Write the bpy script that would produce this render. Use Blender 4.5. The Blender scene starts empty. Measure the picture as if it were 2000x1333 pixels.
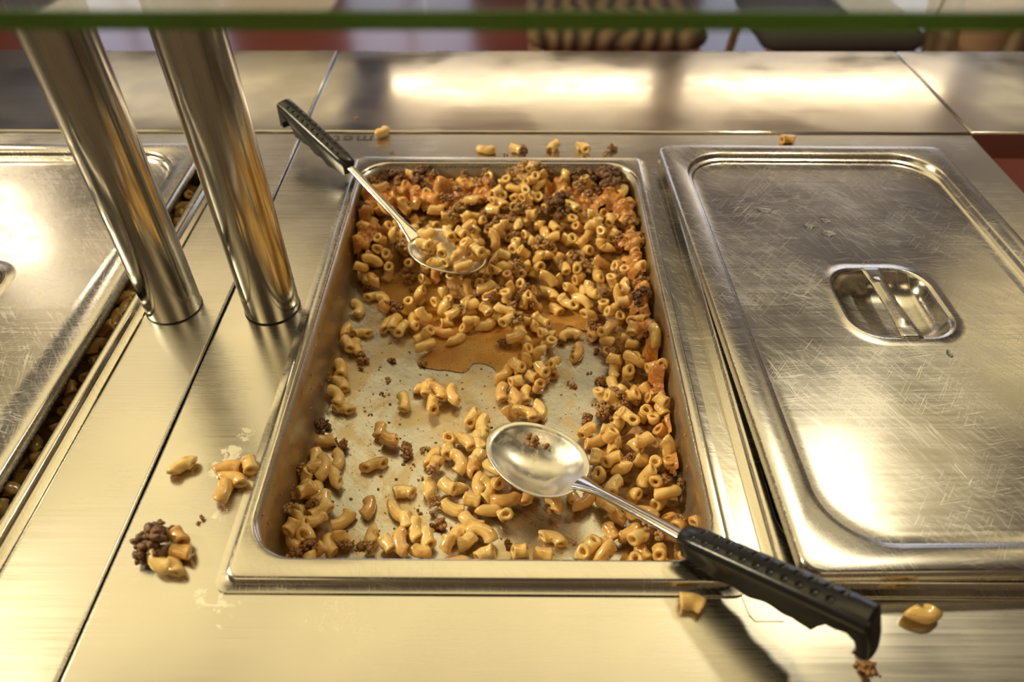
import bpy, bmesh, math, random
import numpy as np
from mathutils import Vector, Matrix, noise

C = bpy.context.scene.collection
SC = bpy.context.scene
PI = math.pi
rnd = random.Random(7)

# ------------------------------------------------------------------ camera
FPX = 1420.3
CAM = np.array([0.0222, -0.2257, 0.4251])
PITCH, YAW, ROLL = 0.7617, 0.00911, -0.0022
_cy, _sy = math.cos(YAW), math.sin(YAW)
FWD = np.array([-_sy*math.cos(PITCH), _cy*math.cos(PITCH), -math.sin(PITCH)])
_r0 = np.array([_cy, _sy, 0.0]); _u0 = np.cross(_r0, FWD)
RGT = math.cos(ROLL)*_r0 + math.sin(ROLL)*_u0
UPV = -math.sin(ROLL)*_r0 + math.cos(ROLL)*_u0
cam_d = bpy.data.cameras.new('camera'); cam = bpy.data.objects.new('camera', cam_d); C.objects.link(cam)
M3 = Matrix(((RGT[0], UPV[0], -FWD[0]), (RGT[1], UPV[1], -FWD[1]), (RGT[2], UPV[2], -FWD[2])))
cam.matrix_world = Matrix.Translation(CAM.tolist()) @ M3.to_4x4()
cam_d.sensor_width = 36.0
cam_d.lens = FPX/2000*36.0
cam_d.clip_start = 0.02; cam_d.clip_end = 60
cam_d.dof.use_dof = True
cam_d.dof.focus_distance = 0.60
cam_d.dof.aperture_fstop = 4.5
SC.camera = cam

# ------------------------------------------------------------------ colour management, world
SC.view_settings.view_transform = 'Standard'
SC.view_settings.look = 'None'
SC.view_settings.gamma = 1
SC.view_settings.use_curve_mapping = False
SC.view_settings.exposure = -0.06
W = bpy.data.worlds.new('world'); SC.world = W; W.use_nodes = True
bg = W.node_tree.nodes['Background']; bg.inputs[0].default_value = (0.75, 0.82, 1.0, 1); bg.inputs[1].default_value = 2.2

WARM = (1.0, 0.79, 0.40); KEYC = (1.0, 0.84, 0.58)
# (name, x, y, z, size x, size y, strength)
PANELS = [  # glowing ceiling panels, added and sized to shape reflections in the steel
    (-1.68, 2.0, 2.25, 1.2, 2.5, 1.75),
    (-2.5, 5.6, 2.25, 2.2, 1.0, 1.0),
    (3.4, 5.5, 2.25, 1.8, .8, .9),
    (0.0, 1.45, 2.25, 2.0, 1.65, 1.6),
    (1.75, 1.75, 2.25, 0.7, 0.5, 1.3),
    (2.95, 2.75, 2.25, 0.5, 0.9, 3.0),
    (-1.6, -1.6, 2.25, 1.4, 1.0, 3.0),
    (1.4, -1.8, 2.25, 1.2, 1.0, 2.0),
]

def spot(name, loc, target, power, size, col, sy=None):
    d = bpy.data.lights.new(name, 'AREA'); d.energy = power; d.size = size; d.color = col
    if sy: d.shape = 'RECTANGLE'; d.size_y = sy
    o = bpy.data.objects.new(name, d); C.objects.link(o); o.location = loc
    v = Vector(target) - Vector(loc); o.rotation_euler = v.to_track_quat('-Z', 'Y').to_euler()
    return o
spot('heat_lamp_light', (-1.45, .30, 0.90), (0, 0.27, 0), 29.0, 0.14, KEYC)
spot('pendant_lamp_light', (-1.6, 1.73, 0.95), (-.1, 0.25, 0), 1.3, 0.07, KEYC)
spot('ceiling_spotlight_light', (1.12, 1.22, 1.9), (0.2, 0.2, 0), 11.0, 0.16, (1.0, 0.86, 0.62))

# ------------------------------------------------------------------ pixel -> point on a horizontal plane
def at(u, v, z):
    d = FWD + RGT*(u-1000)/FPX - UPV*(v-666.5)/FPX
    t = (z-CAM[2])/d[2]
    p = CAM + d*t
    return float(p[0]), float(p[1])
def depth(x, y, z):
    return float((np.array([x, y, z])-CAM) @ FWD)

# ------------------------------------------------------------------ helpers
def link(name, me, mat=None, parent=None, loc=None):
    o = bpy.data.objects.new(name, me); C.objects.link(o)
    if mat:
        for m in (mat if isinstance(mat, (list, tuple)) else [mat]): me.materials.append(m)
    if parent: o.parent = parent
    if loc: o.location = loc
    return o
def obj(name, bm, mat=None, parent=None, loc=None, smooth=True, bevel=0, angle=35):
    me = bpy.data.meshes.new(name); bm.normal_update(); bm.to_mesh(me); bm.free()
    if smooth:
        me.polygons.foreach_set('use_smooth', [True]*len(me.polygons))
    o = link(name, me, mat, parent, loc)
    if bevel:
        b = o.modifiers.new('bevel', 'BEVEL'); b.width = bevel; b.segments = 3; b.limit_method = 'ANGLE'; b.angle_limit = math.radians(40)
    if smooth:
        try: me.set_sharp_from_angle(angle=math.radians(angle))
        except Exception: pass
    return o
def tag(o, label, cat, group=None, kind=None):
    if label: o['label'] = label
    if cat: o['category'] = cat
    if group: o['group'] = group
    if kind: o['kind'] = kind
    return o
def thing(name, label, cat, loc=(0, 0, 0), rot=(0, 0, 0), group=None):
    o = bpy.data.objects.new(name, None); o.empty_display_size = .02; C.objects.link(o)
    o.location = loc; o.rotation_euler = rot
    return tag(o, label, cat, group)
def struct(name, bm, mat, **k):
    o = obj(name, bm, mat, **k); o['kind'] = 'structure'; return o
def box(bm, x0, x1, y0, y1, z0, z1, mat=0):
    vs = [bm.verts.new((x, y, z)) for z in (z0, z1) for y in (y0, y1) for x in (x0, x1)]
    fs = [(0, 2, 3, 1), (4, 5, 7, 6), (0, 1, 5, 4), (2, 6, 7, 3), (0, 4, 6, 2), (1, 3, 7, 5)]
    for f in fs:
        g = bm.faces.new([vs[i] for i in f]); g.material_index = mat
    return bm
def tube(bm, pts, rad, n=14, cap=True, flat=None):
    """tube along pts; rad scalar or list (or (rx,rz) pairs)"""
    pts = [Vector(p) for p in pts]; rings = []
    up = Vector((0, 0, 1))
    for i, p in enumerate(pts):
        t = (pts[min(i+1, len(pts)-1)]-pts[max(i-1, 0)]).normalized()
        a = t.cross(up)
        if a.length < 1e-3: a = t.cross(Vector((0, 1, 0)))
        a.normalize(); b = a.cross(t).normalized()
        r = rad[i] if isinstance(rad, (list, tuple)) else rad
        ra, rb = r if isinstance(r, (list, tuple)) else (r, r)
        rings.append([bm.verts.new(p + a*math.cos(2*PI*k/n)*ra + b*math.sin(2*PI*k/n)*rb) for k in range(n)])
    for i in range(len(rings)-1):
        for k in range(n):
            bm.faces.new((rings[i][k], rings[i][(k+1) % n], rings[i+1][(k+1) % n], rings[i+1][k]))
    if cap:
        bm.faces.new(list(reversed(rings[0]))); bm.faces.new(rings[-1])
    bmesh.ops.recalc_face_normals(bm, faces=bm.faces)
    return bm
def rrect(hx, hy, r, z, k=8, cx=0, cy=0):
    r = min(r, hx-1e-5, hy-1e-5); out = []
    for (sx, sy, a0) in ((1, 1, 0), (-1, 1, 90), (-1, -1, 180), (1, -1, 270)):
        for i in range(k+1):
            a = math.radians(a0 + 90*i/k)
            out.append((cx+sx*(hx-r)+r*math.cos(a), cy+sy*(hy-r)+r*math.sin(a), z))
    return out
def loft(bm, loops, fill_end=True, flip=False):
    vl = [[bm.verts.new(p) for p in L] for L in loops]; n = len(vl[0])
    for a, b in zip(vl[:-1], vl[1:]):
        for i in range(n):
            bm.faces.new((a[i], a[(i+1) % n], b[(i+1) % n], b[i]))
    if fill_end:
        c = bm.verts.new(sum((v.co for v in vl[-1]), Vector())/n)
        for i in range(n): bm.faces.new((vl[-1][i], vl[-1][(i+1) % n], c))
    bm.normal_update()
    return vl
def plate(bm, x0, x1, y0, y1, z0, z1, holes=()):
    xs = sorted({x0, x1, *[h[0] for h in holes], *[h[1] for h in holes]}); ys = sorted({y0, y1, *[h[2] for h in holes], *[h[3] for h in holes]})
    def solid(i, j):
        if i < 0 or j < 0 or i >= len(xs)-1 or j >= len(ys)-1: return False
        mx, my = (xs[i]+xs[i+1])/2, (ys[j]+ys[j+1])/2
        return not any(h[0] < mx < h[1] and h[2] < my < h[3] for h in holes)
    V = {}
    def v(i, j, z):
        if (i, j, z) not in V: V[i, j, z] = bm.verts.new((xs[i], ys[j], z))
        return V[i, j, z]
    for i in range(len(xs)-1):
        for j in range(len(ys)-1):
            if not solid(i, j): continue
            bm.faces.new((v(i, j, z1), v(i+1, j, z1), v(i+1, j+1, z1), v(i, j+1, z1)))
            bm.faces.new((v(i, j, z0), v(i, j+1, z0), v(i+1, j+1, z0), v(i+1, j, z0)))
            if not solid(i-1, j): bm.faces.new((v(i, j, z0), v(i, j, z1), v(i, j+1, z1), v(i, j+1, z0)))
            if not solid(i+1, j): bm.faces.new((v(i+1, j, z0), v(i+1, j+1, z0), v(i+1, j+1, z1), v(i+1, j, z1)))
            if not solid(i, j-1): bm.faces.new((v(i, j, z0), v(i+1, j, z0), v(i+1, j, z1), v(i, j, z1)))
            if not solid(i, j+1): bm.faces.new((v(i, j+1, z0), v(i, j+1, z1), v(i+1, j+1, z1), v(i+1, j+1, z0)))
    return bm

# ------------------------------------------------------------------ materials
class NT:
    def __init__(s, name):
        s.m = bpy.data.materials.new(name); s.m.use_nodes = True; s.t = s.m.node_tree; s.b = s.t.nodes['Principled BSDF']
        s.co = s.n('ShaderNodeTexCoord').outputs['Object']
    def n(s, typ, **k):
        x = s.t.nodes.new(typ)
        for a, v in k.items(): setattr(x, a, v)
        return x
    def l(s, a, b): s.t.links.new(a, b)
    def set(s, x, i, v):
        if isinstance(v, bpy.types.NodeSocket): s.l(v, x.inputs[i])
        else: x.inputs[i].default_value = v
    def world(s): return s.n('ShaderNodeNewGeometry').outputs['Position']
    def map(s, vec, scale=(1, 1, 1), rot=(0, 0, 0), loc=(0, 0, 0)):
        x = s.n('ShaderNodeMapping'); s.l(vec, x.inputs[0]); x.inputs['Scale'].default_value = scale; x.inputs['Rotation'].default_value = rot; x.inputs['Location'].default_value = loc
        return x.outputs[0]
    def noise(s, vec, scale, detail=2, rough=.5, dist=0):
        x = s.n('ShaderNodeTexNoise'); s.l(vec, x.inputs['Vector']); x.inputs['Scale'].default_value = scale; x.inputs['Detail'].default_value = detail
        x.inputs['Roughness'].default_value = rough; x.inputs['Distortion'].default_value = dist
        return x.outputs['Fac']
    def ramp(s, f, lo, hi, a=0.0, b=1.0):
        x = s.n('ShaderNodeMapRange'); x.interpolation_type = 'SMOOTHSTEP'; s.set(x, 0, f)
        for i, v in ((1, lo), (2, hi), (3, a), (4, b)): x.inputs[i].default_value = v
        return x.outputs[0]
    def math(s, op, a, b=0.0, c=None):
        x = s.n('ShaderNodeMath', operation=op); s.set(x, 0, a); s.set(x, 1, b)
        if c is not None: s.set(x, 2, c)
        return x.outputs[0]
    def mix(s, f, a, b):
        x = s.n('ShaderNodeMix', data_type='RGBA'); s.set(x, 0, f)
        for i, v in ((6, a), (7, b)):
            if isinstance(v, tuple) and len(v) == 3: v = (*v, 1)
            s.set(x, i, v)
        return x.outputs[2]
    def bump(s, h, strength, dist, prev=None):
        x = s.n('ShaderNodeBump'); x.inputs['Strength'].default_value = strength; x.inputs['Distance'].default_value = dist; s.l(h, x.inputs['Height'])
        if prev: s.l(prev, x.inputs['Normal'])
        return x.outputs[0]
    def p(s, **k):
        for a, v in k.items():
            a = a.replace('_', ' ')
            if isinstance(v, tuple) and len(v) == 3 and a not in ('Subsurface Radius',): v = (*v, 1)
            s.set(s.b, a, v)
        return s.m
    def spots(s, vec, pts):
        """soft mask: 1 near any of the points (x, y, radius)"""
        acc = None
        for (x, y, r) in pts:
            d = s.n('ShaderNodeVectorMath', operation='DISTANCE'); mp = s.map(vec, (1, 1, 0)); s.l(mp, d.inputs[0]); d.inputs[1].default_value = (x, y, 0)
            f = s.ramp(d.outputs['Value'], r*.25, r, 1, 0)
            acc = f if acc is None else s.math('MAXIMUM', acc, f)
        return acc

def scratches(s, vec, dirs, scale=1.0, lo=.715, hi=.76):
    acc = None
    for i, (ang, st) in enumerate(dirs):
        w = s.n('ShaderNodeVectorMath', operation='MULTIPLY_ADD'); nz = s.n('ShaderNodeTexNoise'); s.l(vec, nz.inputs['Vector']); nz.inputs['Scale'].default_value = 6
        s.l(nz.outputs['Color'], w.inputs[0]); w.inputs[1].default_value = (.012, .012, 0); s.l(vec, w.inputs[2])
        v = s.map(s.map(w.outputs[0], (1, 1, 1), (0, 0, math.radians(ang)), (i*.31, i*.17, 0)), (34*scale, 1700*scale, 34))
        f = s.noise(v, 1.0, 0, .5)
        g = s.noise(s.map(vec, (1, 1, 1), (0, 0, 0), (i*2.3, 0, 0)), 16*scale, 2)
        f = s.math('MULTIPLY', s.ramp(f, lo, hi), s.ramp(g, .40, .62))
        acc = f if acc is None else s.math('MAXIMUM', acc, f)
    return acc

def steel(name, base=(.63, .595, .53), rough=.26, brush=(9.0, 900.0), brush_amt=.10, aniso=.0, scr=(), smears=(), wave=.0, bumpy=.0, tone=0):
    s = NT(name); co = s.world() if tone == 0 else s.co
    br = s.noise(s.map(co, (brush[0], brush[1], brush[2] if len(brush) > 2 else 60)), 1.0, 3, .6)
    blot = s.noise(co, 9, 3)
    r = s.math('ADD', s.ramp(br, .3, .7, rough-.02, rough+.03), s.ramp(blot, .35, .65, -.03, .04))
    col = s.mix(s.ramp(br, .3, .7), tuple(c*(1-brush_amt) for c in base), tuple(min(1, c*(1+brush_amt)) for c in base))
    nrm = None
    if scr:
        sc = scratches(s, co, scr)
        col = s.mix(s.math('MULTIPLY', sc, .16), col, (.90, .84, .70)); r = s.math('ADD', r, s.math('MULTIPLY', sc, .15))
        nrm = s.bump(sc, .04, .0001)
        fine = s.noise(s.map(s.map(co, (1, 1, 1), (0, 0, .9)), (40, 500, 40)), 1.0, 1)
        r = s.math('ADD', r, s.ramp(fine, .45, .7, 0, .04))
    if smears:
        m = s.spots(co, smears); nz = s.noise(s.map(co, (1, 1, 1)), 75, 4, .65, 1.6)
        thr = s.math('SUBTRACT', nz, s.math('MULTIPLY', s.math('SUBTRACT', 1.0, m), .35))
        f = s.ramp(thr, .50, .56)
        col = s.mix(s.math('MULTIPLY', f, .6), col, (1.0, .93, .72)); r = s.math('ADD', r, s.math('MULTIPLY', f, .2))
        s.l(s.math('SUBTRACT', 1.0, s.math('MULTIPLY', f, .25)), s.b.inputs['Metallic'])
    else: s.p(Metallic=1.0)
    if wave: nrm = s.bump(s.noise(co, 7, 2), 1.0, wave, nrm)
    if brush_amt > .01: nrm = s.bump(br, .03, .00004, nrm)
    s.l(col, s.b.inputs['Base Color']); s.l(r, s.b.inputs['Roughness'])
    if nrm: s.l(nrm, s.b.inputs['Normal'])
    return s.m

ZC = -0.0075      # counter surface
SMEAR = []
for u, v, r in ((455, 885, .022), (480, 850, .016), (430, 1010, .014), (405, 1175, .022), (440, 1200, .018), (600, 1210, .012), (660, 1200, .032), (700, 1235, .02), (690, 1290, .016), (420, 915, .014)):
    x, y = at(u, v, ZC); SMEAR.append((x, y, r))
M_counter = steel('brushed_counter_steel', rough=.24, smears=SMEAR, wave=.0006, brush_amt=.035)
M_counter2 = steel('brushed_counter_steel_left', rough=.27, wave=.0008, brush_amt=.035)
M_shelf = steel('brushed_shelf_steel', rough=.12, wave=.0003, brush_amt=.05)
M_lid = steel('scratched_lid_steel', base=(.56, .53, .49), rough=.22, scr=((20, 1), (-50, 1), (75, 1), (-10, 1)), wave=.0016, brush_amt=.02, tone=1)
M_rim = steel('worn_pan_steel', base=(.62, .58, .51), rough=.20, scr=((85, 1), (10, 1)), wave=.0008, brush_amt=.03)
M_post = steel('tube_steel', base=(.56, .54, .49), rough=.15, brush=(900, 900, 5), brush_amt=.009)
M_polish = steel('polished_steel', base=(.68, .65, .60), rough=.13, brush_amt=.02, wave=.001, tone=1)

def pan_mat():
    s = NT('greasy_pan_steel'); co = s.world()
    br = s.noise(s.map(s.map(co, (1, 1, 1), (0, 0, .7)), (25, 700, 25)), 1, 2)
    sc = scratches(s, co, ((0, 1), (35, 1), (-20, 1)))
    geo = s.n('ShaderNodeNewGeometry'); sx = s.n('ShaderNodeSeparateXYZ'); s.l(geo.outputs['Normal'], sx.inputs[0])
    pz = s.n('ShaderNodeSeparateXYZ'); s.l(co, pz.inputs[0])
    inside = s.ramp(pz.outputs[2], -.009, -.003, 1, 0)
    wall = s.math('MULTIPLY', s.ramp(s.math('ABSOLUTE', sx.outputs[2]), .55, .92, 1, 0), inside)
    film = s.noise(co, 17, 5, .62, .8)
    ff = s.math('MULTIPLY', s.ramp(film, .46, .60), inside)
    steelc = s.mix(s.math('MULTIPLY', sc, .25), (.56, .54, .50), (.9, .84, .7))
    col = s.mix(s.math('MULTIPLY', ff, .55), steelc, (.60, .40, .11))
    speck = s.ramp(s.noise(co, 330, 2), .66, .72)
    col = s.mix(s.math('MULTIPLY', s.math('MULTIPLY', speck, inside), .7), col, (.42, .22, .05))
    drip = s.noise(s.map(co, (40, 25, 5)), 1, 3, .6)
    wf = s.math('MULTIPLY', wall, s.ramp(drip, .3, .65, .35, .9))
    col = s.mix(wf, col, (.38, .24, .075))
    s.l(col, s.b.inputs['Base Color'])
    met = s.math('SUBTRACT', 1.0, s.math('MULTIPLY', s.math('MAXIMUM', s.math('MULTIPLY', ff, .8), wf), .5)); s.l(met, s.b.inputs['Metallic'])
    r = s.math('ADD', s.ramp(br, .3, .7, .25, .29), s.math('ADD', s.math('MULTIPLY', ff, -.02), s.math('MULTIPLY', wf, .12)))
    s.l(r, s.b.inputs['Roughness'])
    n = s.bump(s.noise(co, 260, 3), .12, .0005); n = s.bump(s.noise(co, 14, 2), 1.0, .0012, n); s.l(n, s.b.inputs['Normal'])
    return s.m
M_pan = pan_mat()

def pasta_mat():
    s = NT('cooked_macaroni')
    oi = s.n('ShaderNodeObjectInfo'); rnd_o = oi.outputs['Random']
    a1 = s.n('ShaderNodeAttribute', attribute_name='tint'); a2 = s.n('ShaderNodeAttribute', attribute_name='crust', attribute_type='GEOMETRY')
    a3 = s.n('ShaderNodeAttribute', attribute_name='crust', attribute_type='OBJECT')
    t = s.math('FRACT', s.math('ADD', rnd_o, a1.outputs['Fac']))
    crust = s.math('MAXIMUM', a2.outputs['Fac'], a3.outputs['Fac'])
    co = s.co
    base = s.mix(t, (.94, .66, .25), (.86, .54, .17))
    n1 = s.noise(s.world(), 120, 4, .6)
    stain = s.ramp(n1, .52, .72)
    col = s.mix(s.math('MULTIPLY', stain, .5), base, (.50, .19, .035))
    spk = s.ramp(s.noise(s.world(), 420, 2), .70, .76)
    col = s.mix(s.math('MULTIPLY', spk, .8), col, (.17, .06, .015))
    n2 = s.noise(s.world(), 90, 5, .65)
    cc = s.mix(s.ramp(n2, .35, .62), (.84, .40, .08), (.48, .17, .03))
    col = s.mix(s.math('MULTIPLY', crust, .85), col, cc)
    s.l(col, s.b.inputs['Base Color'])
    s.p(Roughness=.29, Subsurface_Weight=.25, Subsurface_Scale=.004, Subsurface_Radius=(1.0, .45, .15), Coat_Weight=.9, Coat_Roughness=.10)
    n = s.bump(s.noise(s.world(), 220, 2), .16, .0004); s.l(n, s.b.inputs['Normal'])
    return s.m
M_pasta = pasta_mat()
def meat_mat(name, a, b):
    s = NT(name); n1 = s.noise(s.world(), 260, 4, .65)
    s.l(s.mix(s.ramp(n1, .35, .65), a, b), s.b.inputs['Base Color'])
    s.p(Roughness=.5, Coat_Weight=.25, Coat_Roughness=.25, Subsurface_Weight=.05, Subsurface_Scale=.002)
    s.l(s.bump(s.noise(s.world(), 700, 4, .7), .8, .0008), s.b.inputs['Normal']); return s.m
M_meat = meat_mat('ground_beef', (.26, .115, .04), (.50, .25, .09))
M_meat_lt = meat_mat('pale_ground_beef', (.34, .19, .07), (.62, .37, .14))
M_meat_dk = meat_mat('burnt_ground_beef', (.10, .045, .02), (.28, .13, .05))
def crust_mat():
    s = NT('baked_cheese'); n1 = s.noise(s.world(), 70, 5, .65, .3); n2 = s.noise(s.world(), 240, 4, .6)
    col = s.mix(s.ramp(n1, .35, .6), (.80, .36, .07), (.46, .16, .03)); col = s.mix(s.ramp(n2, .55, .7), col, (.16, .05, .012))
    s.l(col, s.b.inputs['Base Color']); s.p(Roughness=.42, Subsurface_Weight=.12, Subsurface_Scale=.003, Coat_Weight=.3, Coat_Roughness=.2)
    s.l(s.bump(s.noise(s.world(), 330, 4, .65), .8, .0012), s.b.inputs['Normal']); return s.m
M_crust = crust_mat()
def base_mat():
    s = NT('pasta_bake_filling'); n1 = s.noise(s.world(), 110, 4, .6)
    s.l(s.mix(s.ramp(n1, .35, .65), (.18, .075, .02), (.50, .27, .08)), s.b.inputs['Base Color']); s.p(Roughness=.45)
    s.l(s.bump(s.noise(s.world(), 350, 4), .8, .0015), s.b.inputs['Normal']); return s.m
M_base = base_mat()
def sauce_mat():
    s = NT('orange_sauce'); n1 = s.noise(s.world(), 28, 4, .6); n2 = s.noise(s.world(), 520, 2)
    col = s.mix(s.ramp(n1, .35, .65), (.60, .33, .09), (.50, .225, .05)); col = s.mix(s.ramp(n2, .62, .70), col, (.27, .07, .012))
    s.l(col, s.b.inputs['Base Color']); s.p(Roughness=.16, IOR=1.42)
    s.l(s.ramp(s.noise(s.world(), 22, 2), .3, .6, .78, .97), s.b.inputs['Alpha'])
    s.l(s.bump(s.noise(s.world(), 400, 2), .2, .0004), s.b.inputs['Normal']); return s.m
M_sauce = sauce_mat()
def simple(name, col, rough=.5, metallic=0, bumpscale=0, bumpd=.001, **k):
    s = NT(name); s.l(s.mix(s.noise(s.co, 30, 3), tuple(c*.93 for c in col), tuple(min(1, c*1.07) for c in col)), s.b.inputs['Base Color'])
    s.p(Roughness=rough, Metallic=metallic, **k)
    if bumpscale: s.l(s.bump(s.noise(s.co, bumpscale, 3), .4, bumpd), s.b.inputs['Normal'])
    return s.m
M_black = simple('black_plastic', (.010, .010, .010), .27, 0, 500, .0002)
M_rubber = simple('dark_seal', (.02, .02, .02), .6)
def glass_mat(name, col, rough=0.0):
    s = NT(name); s.p(Base_Color=col, Roughness=rough, Transmission_Weight=1.0, IOR=1.5); return s.m
def sheet_glass(name, tint):
    # flat sheet: light goes straight through, the faces mirror by Fresnel
    s = NT(name); s.t.nodes.remove(s.b); tr = s.n('ShaderNodeBsdfTransparent'); tr.inputs[0].default_value = (*tint, 1)
    gl = s.n('ShaderNodeBsdfGlossy'); gl.inputs['Roughness'].default_value = .01
    geo = s.n('ShaderNodeNewGeometry'); dt = s.n('ShaderNodeVectorMath', operation='DOT_PRODUCT'); s.l(geo.outputs['Normal'], dt.inputs[0]); s.l(geo.outputs['Incoming'], dt.inputs[1])
    c = s.math('ABSOLUTE', dt.outputs['Value']); f = s.math('MULTIPLY_ADD', s.math('POWER', s.math('SUBTRACT', 1.0, c), 5.0), .96, .04); mx = s.n('ShaderNodeMixShader')
    s.l(f, mx.inputs[0]); s.l(tr.outputs[0], mx.inputs[1]); s.l(gl.outputs[0], mx.inputs[2])
    s.l(mx.outputs[0], s.t.nodes['Material Output'].inputs['Surface']); return s.m
M_glass = sheet_glass('clear_glass', (.97, .99, .97))
M_edge = NT('green_glass_edge'); M_edge.p(Base_Color=(.13, .27, .04), Roughness=.25, Transmission_Weight=.55, IOR=1.5); M_edge = M_edge.m
M_water = glass_mat('water', (1, 1, 1)); M_water.node_tree.nodes['Principled BSDF'].inputs['IOR'].default_value = 1.33
def emit(name, col, strength):
    s = NT(name); s.p(Base_Color=(.8, .8, .8), Emission_Color=col, Emission_Strength=strength); return s.m
M_frame = simple('lamp_frame', (.7, .68, .62), .5)
M_ceiling = simple('ceiling_paint', (.31, .295, .29), .8)
M_wall = simple('wall_paint', (.50, .42, .32), .8)
M_wall_dk = simple('far_wall_paint', (.55, .45, .34), .7)
def floor_mat():
    s = NT('red_vinyl_floor'); n = s.noise(s.world(), 3, 3)
    s.l(s.mix(n, (.20, .045, .035), (.27, .07, .05)), s.b.inputs['Base Color']); s.p(Roughness=.18); return s.m
M_floor = floor_mat()
M_cab = simple('cabinet_panel', (.35, .33, .30), .5, .6)
M_winframe = simple('window_frame_paint', (.75, .74, .72), .5)
M_wing = sheet_glass('window_glass', (.98, .99, 1))

# ------------------------------------------------------------------ the room
FZ = -0.906; CZ = 2.30; BW = 6.5
struct('floor', box(bmesh.new(), -5, 5, -3.2, BW+.1, FZ-.05, FZ), M_floor, smooth=False)
struct('ceiling', box(bmesh.new(), -5, 5, -3.2, BW+.1, CZ, CZ+.05), M_ceiling, smooth=False)
struct('wall_left', box(bmesh.new(), -5.1, -5, -3.2, BW+.1, FZ, CZ), M_wall, smooth=False)
struct('wall_right', box(bmesh.new(), 5, 5.1, -3.2, BW+.1, FZ, CZ), M_wall, smooth=False)
struct('wall_rear', box(bmesh.new(), -5, 5, -3.3, -3.2, FZ, CZ), M_wall, smooth=False)
WINS = [(-1.55, -.35, FZ+.05, 1.95), (-4.4, -2.6, FZ+.5, 1.95), (1.6, 4.6, FZ+.5, 1.95)]
bm = bmesh.new()
# the far wall is a plate with the window openings in it (built in XZ, so rotate)
plate(bm, -5, 5, FZ, CZ, 0, .1, holes=[(a, b, c, d) for a, b, c, d in WINS])
for v in bm.verts: v.co = Vector((v.co.x, BW+v.co.z, v.co.y))
struct('wall_back', bm, M_wall_dk, smooth=False)
for i, (a, b, c, d) in enumerate(WINS):
    bm = bmesh.new(); t = .05
    for q in ((a, a+t, c, d), (b-t, b, c, d), (a, b, c, c+t), (a, b, d-t, d), ((a+b)/2-.02, (a+b)/2+.02, c, d)):
        box(bm, q[0], q[1], BW-.01, BW+.06, q[2], q[3])
    w = struct('window_%d' % (i+1), bm, M_winframe, smooth=False)
    obj('window_glass', box(bmesh.new(), a+t, b-t, BW+.02, BW+.026, c+t, d-t), M_wing, parent=w, smooth=False)

for i, (x, y, z, sx, sy, st) in enumerate(PANELS):  # unseen added panels that brighten what the counters and lids mirror
    t = thing('added_ceiling_panel', 'warm flat ceiling light panel', 'ceiling light', (x, y, CZ), group='added glowing ceiling panels')
    bm = bmesh.new(); plate(bm, -sx/2-.02, sx/2+.02, -sy/2-.02, sy/2+.02, -.05, 0, holes=[(-sx/2, sx/2, -sy/2, sy/2)])
    obj('frame', bm, M_frame, parent=t, smooth=False)
    bm = bmesh.new(); box(bm, -sx/2, sx/2, -sy/2, sy/2, -.035, -.001)
    obj('glow_face', bm, emit('added_panel_glow', (*WARM, 1), st), parent=t, smooth=False)

# hanging canopy with two fluorescent tubes over the next counter: seen mirrored in the rear shelf
t = thing('light_canopy', 'long cream light canopy with two tubes hanging over the next counter', 'light fixture', (.66, 2.72, .93))
bm = bmesh.new(); box(bm, -1.2, 1.25, -.42, .28, .0, .03); obj('canopy_panel', bm, simple('cream_enamel', (.92, .86, .70), .5), parent=t, bevel=.004)
for k, x0 in enumerate((-1.16, .06)):
    obj('fluorescent_tube', tube(bmesh.new(), [(x0, 0, -.045), (x0+1.08, 0, -.045)], .016), emit('tube_glow', (1, .84, .60, 1), 10.0), parent=t)
    obj('tube_holder', box(bmesh.new(), x0+.03, x0+.06, -.012, .012, -.04, 0), M_frame, parent=t)
for x in (-1.0, 1.0): obj('hanging_rod', tube(bmesh.new(), [(x, 0, .03), (x, 0, CZ-.93)], .006), M_frame, parent=t)

# ------------------------------------------------------------------ counters
XL, XR = -.2430, .5775       # seams
YR = .5985                   # ridge between counter and rear shelf
YF = .847                    # far edge of the shelf
def pan_hole(cx): return (cx-.158, cx+.158, .007, .523)
CXM, CXR, CXL = 0.0, .3535, -.4815
def counter(label, x0, x1, holes, mat, y1=YR-.0015):
    t = thing('serving_counter', label, 'serving counter', ((x0+x1)/2, .05, FZ))
    ox, oy, oz = -(x0+x1)/2, -.05, -FZ
    bm = plate(bmesh.new(), x0, x1, -.62, y1, ZC-.03, ZC, holes)
    for v in bm.verts: v.co += Vector((ox, oy, oz))
    obj('counter_top', bm, mat, parent=t, bevel=.0018)
    bm = box(bmesh.new(), x0+.004, x1-.004, -.58, y1-.01, FZ+.08, ZC-.16)
    for v in bm.verts: v.co += Vector((ox, oy, oz))
    obj('cabinet_body', bm, M_cab, parent=t, smooth=False)
    bm = bmesh.new()
    for q in ((x0+.004, x1-.004, -.58, -.57), (x0+.004, x1-.004, y1-.02, y1-.01), (x0+.004, x0+.012, -.57, y1-.02), (x1-.012, x1-.004, -.57, y1-.02)):
        box(bm, *q, ZC-.16, ZC-.03)
    for v in bm.verts: v.co += Vector((ox, oy, oz))
    obj('well_skirt', bm, M_cab, parent=t, smooth=False)
    bm = box(bmesh.new(), x0+.03, x1-.03, -.54, y1-.05, FZ, FZ+.08)
    for v in bm.verts: v.co += Vector((ox, oy, oz))
    obj('plinth', bm, M_rubber, parent=t, smooth=False)
    return t
cm = counter('brushed steel serving counter holding the open macaroni pan and the lidded pan', XL+.0012, XR, [pan_hole(CXM), pan_hole(CXR)], M_counter)
counter('brushed steel serving counter at the left with a half covered pan', -1.25, XL-.0008, [pan_hole(CXL)], M_counter2)
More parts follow.
